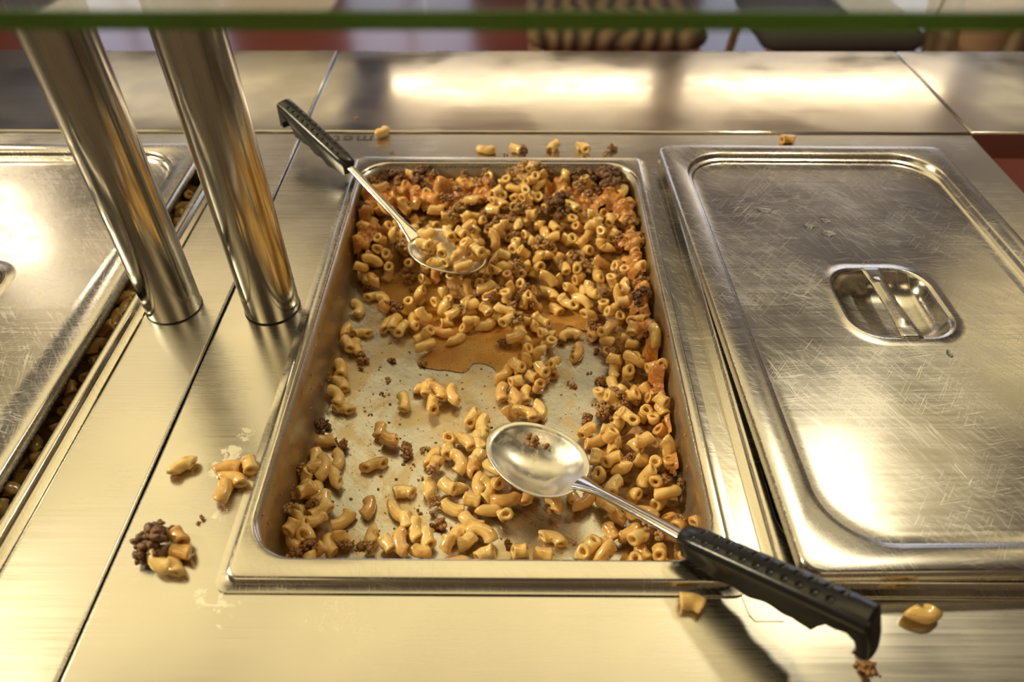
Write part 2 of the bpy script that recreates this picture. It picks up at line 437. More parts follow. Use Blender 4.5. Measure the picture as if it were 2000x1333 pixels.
def shelf(label, x0, x1, mirror=False):
    t = thing('rear_shelf', label, 'shelf', ((x0+x1)/2, (YR+YF)/2, FZ), group='rear shelf plates')
    ox, oy, oz = -(x0+x1)/2, -(YR+YF)/2, -FZ
    bm = box(bmesh.new(), x0, x1, YR, YF, ZC-.034, ZC+.0022)
    for v in bm.verts: v.co += Vector((ox, oy, oz))
    obj('shelf_top', bm, M_shelf, parent=t, bevel=.0022)
    bm = bmesh.new()
    for lx in (x0+.05, x1-.08): box(bm, lx, lx+.03, YF-.10, YF-.07, FZ, ZC-.034)
    for v in bm.verts: v.co += Vector((ox, oy, oz))
    obj('support', bm, M_post, parent=t, smooth=False)
    del t['group']
shelf('steel rear shelf plate behind the two tubular posts', -1.25, XL-.0008)
shelf('middle steel rear shelf plate with the mirrored light tubes', XL+.0008, XR-.001)
shelf('steel rear shelf plate at the far right beyond the counter end', XR+.0006, 1.7)
# raised end bead on the right end of the counter
# engraved maker's name on the counter, read from the other side
fc = bpy.data.curves.new('maker_lettering', 'FONT'); fc.body = 'metos'; fc.size = .021; fc.extrude = .00008; fc.offset = .00025; fc.space_character = 1.15; fc.align_x = 'LEFT'
ft = bpy.data.objects.new('text_tmp', fc); C.objects.link(ft); bpy.context.view_layer.update()
fm = bpy.data.meshes.new_from_object(ft.evaluated_get(bpy.context.evaluated_depsgraph_get())); bpy.data.objects.remove(ft)
fm.materials.clear(); fo = link('maker_lettering', fm, simple('etched_grey', (.05, .047, .04), .6))
x, y = at(731, 265.0, ZC); fo.parent = cm
fo.matrix_basis = Matrix.Translation(Vector((x, y-.0005, ZC+.00012))-Vector(cm.location)) @ Matrix.Rotation(PI, 4, 'Z') @ Matrix.Diagonal((1.35, 1.25, 1, 1))

# ------------------------------------------------------------------ pans
PZ = -.065
def make_pan(name, label, cx, mat_in, cy=.265):
    t = thing(name, label, 'food pan', (cx, cy, 0))
    L = [(.1698, .2698, .010, -.0068), (.1698, .2698, .010, -.0056), (.1650, .2655, .009, -.0053), (.1632, .2645, .009, -.0048), (.1627, .2641, .009, -.0012), (.1618, .2632, .008, -.0003), (.1600, .2615, .008, 0),
         (.1572, .2502, .030, 0), (.1558, .2490, .034, -.0002), (.1551, .2483, .036, -.0012), (.1548, .248, .036, -.003)]
    bm = bmesh.new(); loft(bm, [rrect(a, b, r, z, 10) for a, b, r, z in L], fill_end=False)
    o = obj('rim', bm, M_rim, parent=t, angle=50)
    L = [(.1548, .248, .036, -.003), (.1535, .2465, .037, -.025), (.1518, .2448, .038, -.047)]
    for k in range(1, 8):
        a = k/7*PI/2; L.append((.1518-.013*(1-math.cos(a)), .2448-.013*(1-math.cos(a)), .038-.008*(1-math.cos(a)), -.052-.013*math.sin(a)))
    L += [(.10, .19, .03, PZ), (.05, .1, .02, PZ)]
    bm = bmesh.new(); loft(bm, [rrect(a, b, r, z, 10) for a, b, r, z in L])
    o = obj('basin', bm, mat_in, parent=t, angle=60)
    so = o.modifiers.new('sheet', 'SOLIDIFY'); so.thickness = .0009; so.offset = -1
    return t
make_pan('food_pan', 'deep steel pan with the half eaten macaroni and beef, two spoons in it', CXM, M_pan)
make_pan('food_pan', 'steel pan under the scratched lid at the right', CXR, M_rim)
make_pan('food_pan', 'steel pan at the far left showing a slit of food beside its lid', CXL, M_pan)

# divider bar between the open pan and the right pan, with a chamfered front end
bm = bmesh.new(); pts = [(.1712, .5505), (.1712, -.0100), (.1735, -.0165), (.1760, -.0205), (.1815, -.0205), (.1815, .5505)]
x0, y0 = at(1450, 1170, ZC)
pts = [(x0, .5505), (x0, y0), (x0+.0018, y0-.011), (x0+.0045, y0-.0148), (x0+.0225, y0-.0148), (x0+.0225, .5505)]
top = [bm.verts.new((a, b, ZC+.0007)) for a, b in pts]; bot = [bm.verts.new((a, b, ZC+.00005)) for a, b in pts]
bm.faces.new(top[::-1] if False else top); bm.faces.new(bot[::-1])
for i in range(len(pts)): bm.faces.new((top[i], bot[i], bot[(i+1) % len(pts)], top[(i+1) % len(pts)]))
bmesh.ops.recalc_face_normals(bm, faces=bm.faces)
tag(obj('divider_bar', bm, M_rim, smooth=False), 'flat scratched steel divider bar between the open pan and the lidded pan', 'divider bar')

# ------------------------------------------------------------------ lids
def make_lid(label, loc, rot):
    t = thing('pan_lid', label, 'pan lid', loc, rot)
    L = [(.1622, .2647, .012, -.0100), (.1625, .2650, .012, -.0085), (.1625, .2650, .012, -.003), (.1618, .2643, .012, -.0010), (.1605, .2630, .011, -.0001), (.159, .2615, .010, .0002),
         (.1420, .2470, .046, -.0002), (.1408, .2458, .046, -.0009), (.1400, .2450, .046, -.0024), (.1397, .2447, .046, -.0052), (.1388, .2438, .046, -.0060), (.1370, .2420, .045, -.0062), (.1360, .2410, .045, -.0068), (.1350, .240, .044, -.0086), (.1335, .2385, .043, -.0092), (.125, .230, .04, -.0092),
         (.056, .057, .034, -.0088), (.0487, .0495, .031, -.0086), (.0478, .0486, .030, -.0080), (.0466, .0474, .029, -.0079), (.0458, .0466, .028, -.0088), (.0448, .0456, .028, -.0088), (.0440, .0448, .027, -.0096)]
    for a, dz in ((.043, .013), (.0405, .019), (.036, .0245), (.030, .0275), (.020, .029), (.01, .029)):
        L.append((a, a+.0006, a*.62, -dz))
    bm = bmesh.new(); loft(bm, [rrect(a, b, r, z, 10) for a, b, r, z in L])
    o = obj('lid_plate', bm, M_lid, parent=t, angle=60)
    so = o.modifiers.new('sheet', 'SOLIDIFY'); so.thickness = .0008; so.offset = -1
    # strap handle across the recess, with a pressed rib
    bm = bmesh.new(); n = 25; rows = []
    for i in range(n):
        s = -1+2*i/(n-1); y = s*.0478
        z = -.0071 - .0016*math.exp(-((abs(s)-.78)/.12)**2)*0 - .0012*max(0, 1-abs(s)*1.1)
        w = .0090 - .0022*max(0, 1-abs(s)/.82)**.6 if abs(s) < .82 else .0090
        ribh = .0022*(1 if abs(s) < .60 else max(0, 1-(abs(s)-.60)/.08))
        row = []
        for q in (-1, -.55, -.4, -.2, 0, .2, .4, .55, 1):
            h = ribh*math.sqrt(max(0, 1-(q/.56)**2))
            row.append(bm.verts.new((q*w, y, z+h)))
        rows.append(row)
    for a, b in zip(rows[:-1], rows[1:]):
        for i in range(len(a)-1): bm.faces.new((a[i], a[i+1], b[i+1], b[i]))
    o = obj('strap_handle', bm, M_lid, parent=t, angle=50)
    so = o.modifiers.new('sheet', 'SOLIDIFY'); so.thickness = .0013; so.offset = -1
    return t
LIDR = ((.3523, .2663, .0142), (-.0005, .0221, .0304))
lid = make_lid('scratched steel lid lying crooked on the right pan, water drops on it', *LIDR)
make_lid('steel lid slid to the left on the far left pan', (-.4985, .2725, .0112), (0, 0, .006))
bpy.context.view_layer.update()

# ------------------------------------------------------------------ sneeze guard posts and glass
GH = .346
def post(x, y, r, label):
    t = thing('guard_post', label, 'post', (x, y, ZC))
    obj('tube', tube(bmesh.new(), [(0, 0, .0012), (0, 0, GH-.006)], r, 48), M_post, parent=t, angle=50)
    obj('base_seal', tube(bmesh.new(), [(0, 0, 0), (0, 0, .0012)], r+.0004, 48), M_rubber, parent=t)
    obj('top_flange', tube(bmesh.new(), [(0, 0, GH-.006), (0, 0, GH)], r+.012, 48), M_post, parent=t, bevel=.001)
post(-.2885, .2710, .0241, 'left steel tube post of the glass guard, nearer the covered pan')
post(-.1994, .2713, .0243, 'right steel tube post of the glass guard, beside the open macaroni pan')
GZ = ZC+GH
gy = at(1000, 41, GZ+.003)[1]
t = thing('glass_shelf', 'clear glass guard shelf with a dark green edge above the pans', 'glass shelf', (.2, gy, GZ))
obj('pane', box(bmesh.new(), -1.2, 1.2, .0012, .62, .0002, .0058), M_glass, parent=t, smooth=False)
obj('polished_edge', box(bmesh.new(), -1.2, 1.2, -.0006, .0012, .0002, .0058), M_edge, parent=t, smooth=False)['label'] = 'dark green glass edge'

# ------------------------------------------------------------------ macaroni meshes
def macaroni_mesh(L, bend, r, seed, flat=.0, slant=.25):
    q = random.Random(seed); bm = bmesh.new(); NR, NS = 11, 14
    ph = [q.uniform(0, 6.28) for _ in range(6)]
    ri = r*.40
    R = L/bend if bend > .05 else 1e3
    outer, inner = [], []
    cents = []
    for i in range(NR):
        t = -1+2*i/(NR-1); a = t*bend/2
        if bend > .05: c = Vector((R*math.sin(a), R*math.cos(a)-R*math.cos(bend/2)*.5-R*.5, 0)); tg = Vector((math.cos(a), -math.sin(a), 0))
        else: c = Vector((t*L/2, 0, 0)); tg = Vector((1, 0, 0))
        nv = Vector((-tg.y, tg.x, 0)); bv = Vector((0, 0, 1)); cents.append(c.copy())
        fl = .97+.08*t*t
        ro, rin = [], []
        for k in range(NS):
            th = 2*PI*k/NS; cc, ss = math.cos(th), math.sin(th)
            rr = r*fl*(1+.05*math.sin(2*th+ph[0]+2*t)+.045*math.sin(3*th+ph[1]-3*t)+.04*math.sin(5*t+ph[2]+th)+.022*math.cos(7*th))
            sl = slant*r*math.cos(th+ph[3])*(max(0, abs(t)-.5)*2)*(1 if t > 0 else -1)
            d = nv*cc*rr + bv*ss*rr*(1-flat)
            ro.append(bm.verts.new(c+d+tg*sl))
            d2 = d*(ri/r)*(1+.15*math.sin(2*th+ph[4]))
            rin.append((c+d2+tg*sl))
        outer.append(ro); inner.append(rin)
    for i in range(NR-1):
        for k in range(NS): bm.faces.new((outer[i][k], outer[i][(k+1) % NS], outer[i+1][(k+1) % NS], outer[i+1][k]))
    for e, d in ((0, 1), (NR-1, -1)):
        tg = (cents[1]-cents[0]).normalized() if e == 0 else (cents[-1]-cents[-2]).normalized()
        sgn = -1 if e == 0 else 1
        seq = [outer[e]]
        mid = [bm.verts.new(outer[e][k].co.lerp(inner[e][k], .45)+tg*sgn*r*.10) for k in range(NS)]
        seq.append(mid)
        for j in (0, 1, 2, 4): seq.append([bm.verts.new(inner[e+d*j][k]) for k in range(NS)])
        for A, B in zip(seq[:-1], seq[1:]):
            for k in range(NS): bm.faces.new((A[k], A[(k+1) % NS], B[(k+1) % NS], B[k]))
        bm.faces.new(seq[-1])
    bmesh.ops.recalc_face_normals(bm, faces=bm.faces)
    me = bpy.data.meshes.new('macaroni_%d' % seed); bm.to_mesh(me); bm.free()
    me.polygons.foreach_set('use_smooth', [True]*len(me.polygons)); me.materials.append(M_pasta)
    return me, np.array([list(c) for c in cents[::2]]), r
VAR = []
for i, (L, b, r, fl, sl) in enumerate([(.0140, .9, .0050, 0, .2), (.0165, 1.35, .0050, .05, .3), (.0120, .6, .0052, 0, .15), (.0200, 1.6, .0049, 0, .35), (.0108, .3, .0051, .08, .3), (.0150, 1.1, .0048, .1, .5),
                                       (.0145, 1.5, .0052, .02, .2), (.0100, .15, .0050, 0, .5), (.0170, .95, .0050, .14, .25), (.0095, .8, .0048, .1, .6)]):
    VAR.append(macaroni_mesh(L*1.08, b*1.25 if b > .5 else b, r*1.04, 100+i, fl, sl*.55))

# meat lumps
def meat_mesh(n, rad, seed, mat, flat=.6):
    q = random.Random(seed); bm = bmesh.new()
    ctr = [Vector((q.gauss(0, .42), q.gauss(0, .42), q.gauss(0, .42*flat))) for _ in range(max(2, n//9))]
    for i in range(n):
        c = q.choice(ctr); d = c + Vector((q.gauss(0, 1), q.gauss(0, 1), q.gauss(0, flat))).normalized()*(q.random()**.5)*.42
        if d.length > .92: d *= .92/d.length
        d *= rad; rr = rad*q.uniform(.09, .21)*(1 if n > 12 else 2.0)
        v0 = len(bm.verts)
        bmesh.ops.create_icosphere(bm, subdivisions=2, radius=rr, matrix=Matrix.Translation(d) @ Matrix.Rotation(q.uniform(0, 3), 4, 'Z') @ Matrix.Diagonal((q.uniform(.8, 1.7), 1, q.uniform(.7, 1.1), 1)))
        bm.verts.ensure_lookup_table()
        for v in bm.verts[v0:]:
            w = v.co-d; v.co = d + w*(1+.55*noise.noise(v.co*(2.0/rr)+Vector((seed, i, 0))))
    me = bpy.data.meshes.new('meat_%d' % seed); bm.to_mesh(me); bm.free()
    me.polygons.foreach_set('use_smooth', [True]*len(me.polygons)); me.materials.append(mat)
    return me
MEAT = [meat_mesh(95, 1.0, 1, M_meat), meat_mesh(70, 1.0, 2, M_meat), meat_mesh(70, 1.0, 3, M_meat_lt), meat_mesh(150, 1.0, 4, M_meat_lt, .8), meat_mesh(150, 1.0, 5, M_meat_dk, .8), meat_mesh(9, 1.0, 6, M_meat)]

# ------------------------------------------------------------------ height map of the open pan's contents (1 mm cells)
GX0, GY0, GN, GM = -.17, 0.0, 340, 530
gx = (np.arange(GN)+.5)*.001+GX0; gy_ = (np.arange(GM)+.5)*.001+GY0
XX, YY = np.meshgrid(gx, gy_, indexing='ij')
# (u, v, thickness of the food in mm) read off the photograph; 0 = bare pan
CT = """730 372 47,800 352 50,870 352 50,960 345 52,1040 322 58,1100 345 52,1180 362 48,1232 395 42,700 420 42,760 400 46,850 410 42,950 400 44,1040 400 46,1120 400 46,1200 390 48,1243 430 43,
690 470 36,740 455 36,860 450 32,950 455 32,1050 460 31,1150 430 42,1180 470 42,1243 480 42,682 515 26,720 515 20,780 525 11,880 500 26,950 530 22,1050 520 22,1130 520 22,1200 520 30,1255 530 40,
690 548 6,740 560 7,790 560 0,840 565 0,890 570 13,960 560 18,1040 560 16,1100 570 12,1160 580 20,1220 580 31,1270 580 39,770 620 6,720 600 2,800 650 5,850 620 9,920 610 11,1010 620 12,1080 612 4,1130 610 6,1165 640 5,1200 640 20,1250 650 32,1285 650 39,
870 665 5,905 690 0,960 690 0,1050 665 7,1060 720 11,1010 760 10,1060 790 6,1110 640 0,1110 700 0,1160 690 1,1200 690 9,1250 710 24,1300 720 35,1130 760 0,1172 750 1,1210 760 12,1250 780 22,1315 790 32,1145 800 1,1150 850 7,1200 870 15,1260 870 20,1332 880 27,1100 820 0,1110 900 0,
1135 925 4,1200 950 11,1280 950 18,1345 960 24,1200 1030 8,1280 1040 13,1350 1020 17,1140 1000 6,1120 1040 0,1050 1050 0,1060 990 4,1180 1070 9,870 900 9,910 950 10,960 900 9,1000 980 8,850 1000 3,940 1030 9,830 1060 8,900 1070 9,760 1060 5,700 1000 0,
560 930 15,590 960 12,640 960 3,660 900 0,540 1000 19,530 1040 20,600 1050 12,650 1070 5,680 1040 0,575 870 8,600 830 0,620 740 3,660 700 0,660 620 0,700 640 2,680 580 0,750 700 0,800 740 0,850 760 1,900 800 0,950 780 0,700 800 0,720 900 0,780 900 0,780 980 0,1000 1070 0,820 820 0,650 800 0,900 750 0"""
cp = []
for s in CT.replace('\n', '').split(','):
    u, v, h = map(float, s.split()); x, y = at(u, v, PZ+h/1000); cp.append((x, y, h/1000))
cp = np.array(cp)
num = np.zeros_like(XX); den = np.zeros_like(XX)
for x, y, h in cp:
    w = 1/((XX-x)**2+(YY-y)**2+9e-6)**1.8; num += w*h; den += w
H = num/den
# the two spoon bowls press the food down: (x, y, axis angle, half length, half width, food height under the bowl)
BOWLS = []
for (tu, tv, nu, nv_, zz, hw, hh) in ((962, 842, 1137, 946, -.027, .0317, .012), (943, 520, 806, 462, -.018, .028, .0225)):
    ax_, ay_ = at(tu, tv, zz); bx_, by_ = at(nu, nv_, zz); BOWLS.append(((ax_+bx_)/2, (ay_+by_)/2, math.atan2(ay_-by_, ax_-bx_), math.hypot(ax_-bx_, ay_-by_)/2, hw, hh, zz))
def bowl_f(k, X, Y):
    x, y, a, hl, hw = BOWLS[k][:5]; l = (X-x)*math.cos(a)+(Y-y)*math.sin(a); w = -(X-x)*math.sin(a)+(Y-y)*math.cos(a)
    return np.hypot(l/hl, w/hw)
for k in (0, 1): H = np.where(bowl_f(k, XX, YY) < 1.0, np.minimum(H, BOWLS[k][5]), H)
rs = np.random.RandomState(3)
def smooth_noise(step, seed):
    r = np.random.RandomState(seed).rand(GN//step+3, GM//step+3)
    a = np.arange(GN)/step; b = np.arange(GM)/step; i = a.astype(int); j = b.astype(int); fa = (a-i)[:, None]; fb = (b-j)[None, :]
    fa = fa*fa*(3-2*fa); fb = fb*fb*(3-2*fb)
    return (r[i][:, j]*(1-fa)*(1-fb)+r[i+1][:, j]*fa*(1-fb)+r[i][:, j+1]*(1-fa)*fb+r[i+1][:, j+1]*fa*fb)-.5
def inside_mask(margin):
    hx, hy, r = .1500-margin, .2435-margin, .034
    dx = np.abs(XX)-(hx-r); dy = np.abs(YY-.265)-(hy-r)
    return (np.hypot(np.maximum(dx, 0), np.maximum(dy, 0)) <= r) & (dx <= r) & (dy <= r)
INS = inside_mask(.001)
BASE = np.where(H > .011, PZ+H-.0135+smooth_noise(9, 1)*.004+smooth_noise(4, 2)*.002, PZ-.002)
BASE = np.where(INS, BASE, -.08)
G = np.maximum(BASE, PZ)
G0 = G.copy()
def cell(x, y): return int((x-GX0)*1000), int((y-GY0)*1000)
def clampin(x, y, m, z=-.05):
    # keep a point inside the inner wall (walls lean out a little going up)
    lean = max(0, min(1, (z-PZ)/.06))*.0035
    hx, hy, r = .1500+lean-m, .2435+lean-m, .034
    cx, cy = x, y-.265
    cx = max(-hx, min(hx, cx)); cy = max(-hy, min(hy, cy))
    dx, dy = abs(cx)-(hx-r), abs(cy)-(hy-r)
    if dx > 0 and dy > 0:
        d = math.hypot(dx, dy)
        if d > r: k = r/d; cx = math.copysign((hx-r)+dx*k, cx); cy = math.copysign((hy-r)+dy*k, cy)
    return cx, cy+.265
def disc(x, y, r):
    i0, i1 = max(0, int((x-r-GX0)*1000)), min(GN-1, int((x+r-GX0)*1000)+1); j0, j1 = max(0, int((y-r-GY0)*1000)), min(GM-1, int((y+r-GY0)*1000)+1)
    return slice(i0, i1+1), slice(j0, j1+1)
def drop(G, pts, r, sink=.0012, floor=None):
    """rest a chain of balls on the height map; returns the lift"""
    best = -9
    for (x, y, z) in pts:
        si, sj = disc(x, y, r*.8)
        if si.start >= si.stop or sj.start >= sj.stop: continue
        d2 = (XX[si, sj]-x)**2+(YY[si, sj]-y)**2; m = d2 < (r*.8)**2
        if not m.any(): continue
        need = np.where(m, G[si, sj]+np.sqrt(np.maximum(r*r-d2, 0))-z, -9).max(); best = max(best, need)
    return best-sink
def stamp(G, pts, r):
    for (x, y, z) in pts:
        si, sj = disc(x, y, r)
        d2 = (XX[si, sj]-x)**2+(YY[si, sj]-y)**2
        top = np.where(d2 < r*r, z+np.sqrt(np.maximum(r*r-d2, 0)), -9); G[si, sj] = np.maximum(G[si, sj], top)
PIECES = []   # dict(var, M, crust, fixed label...)
def place_mac(x, y, heading, pitch, roll, var, sink=.0012, grid=None, crust=0., cap=None, **k):
    grid = G if grid is None else grid
    me, cents, r = VAR[var]
    R = Matrix.Rotation(heading, 3, 'Z') @ Matrix.Rotation(-pitch, 3, 'Y') @ Matrix.Rotation(roll, 3, 'X')
    Rn = np.array(R); P = cents @ Rn.T
    zz = G[min(GN-1, max(0, cell(x, y)[0])), min(GM-1, max(0, cell(x, y)[1]))]
    for _ in range(3):
        sh = np.zeros(2)
        for p in P:
            a, b = clampin(x+p[0], y+p[1], r*.95, zz); e = np.array([a-(x+p[0]), b-(y+p[1])])
            if np.hypot(*e) > np.hypot(*sh): sh = e
        x += sh[0]; y += sh[1]
    pts = P+np.array([x, y, 0])
    z = drop(grid, pts, r, sink)
    if k.get('ex'): z = min(z, drop(G0, pts, r, sink)+.0045)
    if cap is not None:
        ci, cj = cell(x, y); lim = PZ+H[min(GN-1, max(0, ci)), min(GM-1, max(0, cj))]+cap
        if z+pts[:, 2].mean() > lim: return None
    pts = pts+np.array([0, 0, z]); stamp(grid, pts, r)
    d = dict(var=var, M=Matrix.Translation((x, y, z)) @ R.to_4x4(), loc=(x, y, z), crust=crust, z=float(pts[:, 2].mean())); d.update(k)
    PIECES.append(d); return d
# crust zones
CR = []
for u, v, z, r in ((740, 385, -.018, .020), (800, 375, -.016, .024), (860, 372, -.015, .024), (925, 368, -.012, .020), (705, 420, -.024, .014), (700, 465, -.03, .016), (730, 455, -.03, .012), (1100, 375, -.015, .020), (1150, 385, -.016, .02), (1200, 385, -.018, .022), (1235, 420, -.022, .020), (1240, 470, -.024, .018), (1255, 520, -.025, .018),
                   (1262, 580, -.026, .018), (1275, 630, -.028, .018), (1290, 690, -.03, .016), (1300, 745, -.032, .015), (1318, 830, -.036, .009), (1320, 905, -.04, .007)):
    x, y = at(u, v, z); CR.append((x, y, r*1.2))
CM = np.zeros_like(XX)
for x, y, r in CR: CM = np.maximum(CM, np.clip(1.25-np.hypot(XX-x, YY-y)/r, 0, 1))
CM = np.clip(CM*(1.0+smooth_noise(12, 9)*1.1), 0, 1)
MEATS = []   # (x,y,z,size,variant,rot,label?)
def place_meat(x, y, size, var, z=None, grid=None, mass=False, **k):
    grid = G if grid is None else grid
    r = size*.62
    x, y = clampin(x, y, r*.8)
    if z is None:
        z = drop(grid, np.array([[x, y, 0]]), r, size*.22)
        ci, cj = cell(x, y)
        if z > PZ+H[ci, cj]+.008: z = PZ+H[ci, cj]+.004
    stamp(grid, np.array([[x, y, z]]), r*.9)
    d = dict(loc=(x, y, z), s=size, var=var, rot=(rnd.uniform(-.4, .4), rnd.uniform(-.4, .4), rnd.uniform(0, 6.28))); d.update(k); MEATS.append(d)
def poisson(spacing, seed, cond):
    q = random.Random(seed); out = []; cs = spacing/1.4; grid = {}
    for _ in range(26000):
        x, y = q.uniform(-.155, .155), q.uniform(.015, .515); i, j = cell(x, y)
        if not (0 <= i < GN and 0 <= j < GM) or not INS[i, j] or not cond(i, j): continue
        gi, gj = int(x/cs+500), int(y/cs+500)
        if any((x-a)**2+(y-b)**2 < spacing**2 for da in (-2, -1, 0, 1, 2) for db in (-2, -1, 0, 1, 2) for (a, b) in grid.get((gi+da, gj+db), ())): continue
        grid.setdefault((gi, gj), []).append((x, y)); out.append((x, y))
    return out
# ------------------------------------------------------------------ pieces that can be told apart in the photo: end points in pixels
EX = """651 797 688 801,786 770 790 802,812 762 844 746,835 758 833 778,844 760 866 782,848 784 846 812,882 762 892 792,932 802 914 832,744 832 740 852,746 860 778 868,712 914 750 904,660 882 658 914,636 904 630 938,654 922 662 952,588 924 620 914,
876 852 878 870,892 858 926 880,932 848 944 888,834 906 857 880,874 876 876 898,843 926 857 904,891 892 900 928,922 912 940 888,838 942 836 974,770 962 808 962,880 956 908 950,612 733 638 764,628 710 634 740,598 764 612 796,566 862 598 860,
565 878 558 928,590 932 583 952,612 926 608 957,628 948 636 984,530 964 580 988,566 950 584 972,600 996 628 976,580 998 570 1018,604 1028 636 1014,646 1034 690 1000,724 976 712 1010,763 982 786 1012,733 1032 724 1066,793 1010 797 1038,811 1016 816 1066,
784 1045 790 1084,834 1038 840 1074,864 983 906 1001,880 1058 908 1034,894 1074 926 1054,904 1015 942 1038,521 1010 540 1036,510 1040 545 1060,567 1024 574 1060,586 1026 591 1044,641 1050 650 1082,658 1048 680 1058,618 1080 642 1084,749 1058 768 1080,809 1080 838 1084,
930 885 922 914,948 946 952 982,962 988 1012 982,937 913 937 957,965 948 978 967,908 980 938 986,935 1002 976 1000,915 1020 965 1040,972 1013 995 1022,1023 987 1052 963,1069 972 1092 1007,1110 963 1125 984,1122 997 1156 974,1195 998 1222 1022,1060 1045 1100 1060,
1045 1080 1077 1086,1000 1084 1032 1080,1132 1085 1170 1060,1175 1063 1195 1086,1185 1033 1200 1060,1210 1057 1246 1036,1162 880 1195 922,1194 887 1210 863,1143 870 1183 856,1133 857 1160 838,982 746 980 788,972 742 996 720,1012 711 1015 733,1027 710 1032 718,
1069 712 1082 735,1049 722 1066 748,1025 736 1050 747,1048 760 1056 766,1028 756 1024 788,995 754 1022 748,1003 768 1008 803,1050 785 1059 820,1008 808 1045 822,947 822 944 852,1095 660 1128 653,1122 704 1130 672,1151 636 1158 660,690 650 722 650,691 660 703 697,
667 664 685 692,650 588 655 616,638 662 652 640,748 644 766 624,764 650 780 624,775 662 798 634,808 621 812 648,805 672 844 641,830 658 846 664,816 688 846 676,847 646 886 652,874 669 904 656,898 650 928 621,716 581 746 577,739 586 757 598,743 612 756 608,
860 632 884 628,935 640 962 632,905 612 930 606,700 540 715 556,726 552 740 566,820 552 838 556,1010 660 1034 672,1006 640 1020 656,1036 640 1052 650,960 622 985 628,1075 600 1096 610,1100 590 1120 600,1060 575 1085 590,930 848 948 830,985 815 1003 822"""
EX = [tuple(map(float, s.split())) for s in EX.replace('\n', '').split(',')]
q = random.Random(4)
def ex_variant(L):
    ch = sorted(range(10), key=lambda i: abs((.0155, .0165, .0138, .0175, .0125, .0160, .0145, .012, .0185, .0112)[i]+.0015-L))
    return ch[q.choice((0, 0, 1, 2))]
for (u1, v1, u2, v2) in EX:
    z = PZ+.005
    for it in range(2):
        x1, y1 = at(u1, v1, z); x2, y2 = at(u2, v2, z)
        if it == 0:
            i, j = cell((x1+x2)/2, (y1+y2)/2); i = min(GN-1, max(0, i)); j = min(GM-1, max(0, j)); z = G[i, j]+.0045
    L = math.hypot(x2-x1, y2-y1)+.001; pitch = 0.0 if L > .012 else q.choice((-1, 1))*math.acos(max(.15, min(1, L/.018)))
    roll = q.choice((0, PI))+q.gauss(0, .35)
    place_mac((x1+x2)/2, (y1+y2)/2, math.atan2(y2-y1, x2-x1), pitch, roll, ex_variant(max(L, .013)), sink=.0012, cap=.026, crust=.0 if q.random() < .8 else .5, ex=True, px=((u1+u2)/2, (v1+v2)/2))

q = random.Random(21)
for n_pass, (sp, hmin) in enumerate(((.0088, .0062), (.0090, .0065), (.0092, .009), (.0095, .010), (.0098, .012), (.010, .014))):
    pts = poisson(sp, 5+n_pass, lambda i, j: H[i, j] > hmin)
    q.shuffle(pts)
    for x, y in pts:
        i, j = cell(x, y)
        if G[i, j] > PZ+H[i, j]+.0065: continue
        if q.random() < .030 and H[i, j] > .011:
            place_meat(x, y, q.uniform(.0055, .010), q.choice([0, 0, 1, 2, 3] if CM[i, j] < .5 else [0, 4, 1]), heap=True); continue
        up = q.random()
        pitch = q.gauss(0, .35) if up < .62 else q.choice((-1, 1))*q.uniform(.7, 1.35)
        cr = float(CM[i, j]*q.uniform(.7, 1.1)) if q.random() < .92 else 0
        if cr == 0 and q.random() < .06: cr = .6
        place_mac(x, y, q.uniform(0, 6.28), pitch, q.uniform(0, 6.28), q.randrange(10), crust=min(1, cr), sink=.0019, heap=True, cap=.0065)

# mounds of looser macaroni on top of the heap
def mound(u, v, z, n, rad, seed):
    x, y = at(u, v, z); q = random.Random(seed)
    for k in range(n):
        a = q.uniform(0, 6.28); rr = rad*math.sqrt(q.random())
        place_mac(x+rr*math.cos(a), y+rr*math.sin(a), q.uniform(0, 6.28), q.gauss(0, .45), q.uniform(0, 6.28), q.randrange(10), heap=True, mound=True, cap=.016)
mound(1035, 352, -.008, 13, .019, 1); mound(1160, 448, -.014, 15, .020, 2); mound(960, 372, -.012, 4, .012, 3); mound(1020, 370, -.01, 5, .014, 4)

MT = """766 706 16,826 711 20,708 712 30,758 744 13,746 771 9,723 812 8,663 864 32,627 886 24,634 833 9,796 886 34,830 880 18,808 910 8,821 937 11,850 938 28,586 838 32,855 1022 38,853 990 22,678 1072 36,604 1074 38,549 943 28,545 990 26,553 1024 28,606 970 24,884 1034 9,820 1001 12,992 1065 18,
1117 754 18,1193 786 46,1147 821 26,1178 823 30,1151 729 10,1160 791 8,1165 688 14,1070 643 26,983 648 24,1174 657 28,777 609 38,1033 404 54,1093 416 54,1178 373 54,1137 400 34,1011 501 38,1060 424 34,845 359 44,789 389 38,772 371 26,863 455 34,706 425 32,800 528 44,1195 700 28,1180 720 26,
1245 500 34,1240 380 22,1122 402 30,1150 440 20,1250 540 30,1158 605 22,1105 470 22,1055 330 30,910 412 18,1022 338 22,1000 362 20,1230 885 24,1210 930 20,960 560 20,1040 585 16,862 600 18,905 625 20,620 718 22,590 750 16,1020 960 22,975 900 22,1075 990 16,700 1068 24,1330 980 18,720 1080 26"""
DK = {(1178, 373), (1093, 416), (1137, 400), (845, 359), (789, 389), (772, 371), (1122, 402), (586, 838)}
for s in MT.replace('\n', '').split(','):
    u, v, w = map(float, s.split()); z = PZ+.004
    for it in range(2):
        x, y = at(u, v, z); i, j = cell(x, y); i = min(GN-1, max(0, i)); j = min(GM-1, max(0, j)); z = G[i, j]
    size = w/2*depth(x, y, z)/FPX*1.12
    var = 4 if (u, v) in DK else (3 if (u, v) in {(1033, 404), (1060, 424), (1011, 501)} else (5 if w < 13 else q.choice((0, 1, 0, 2))))
    place_meat(x, y, size, var, px=(u, v))

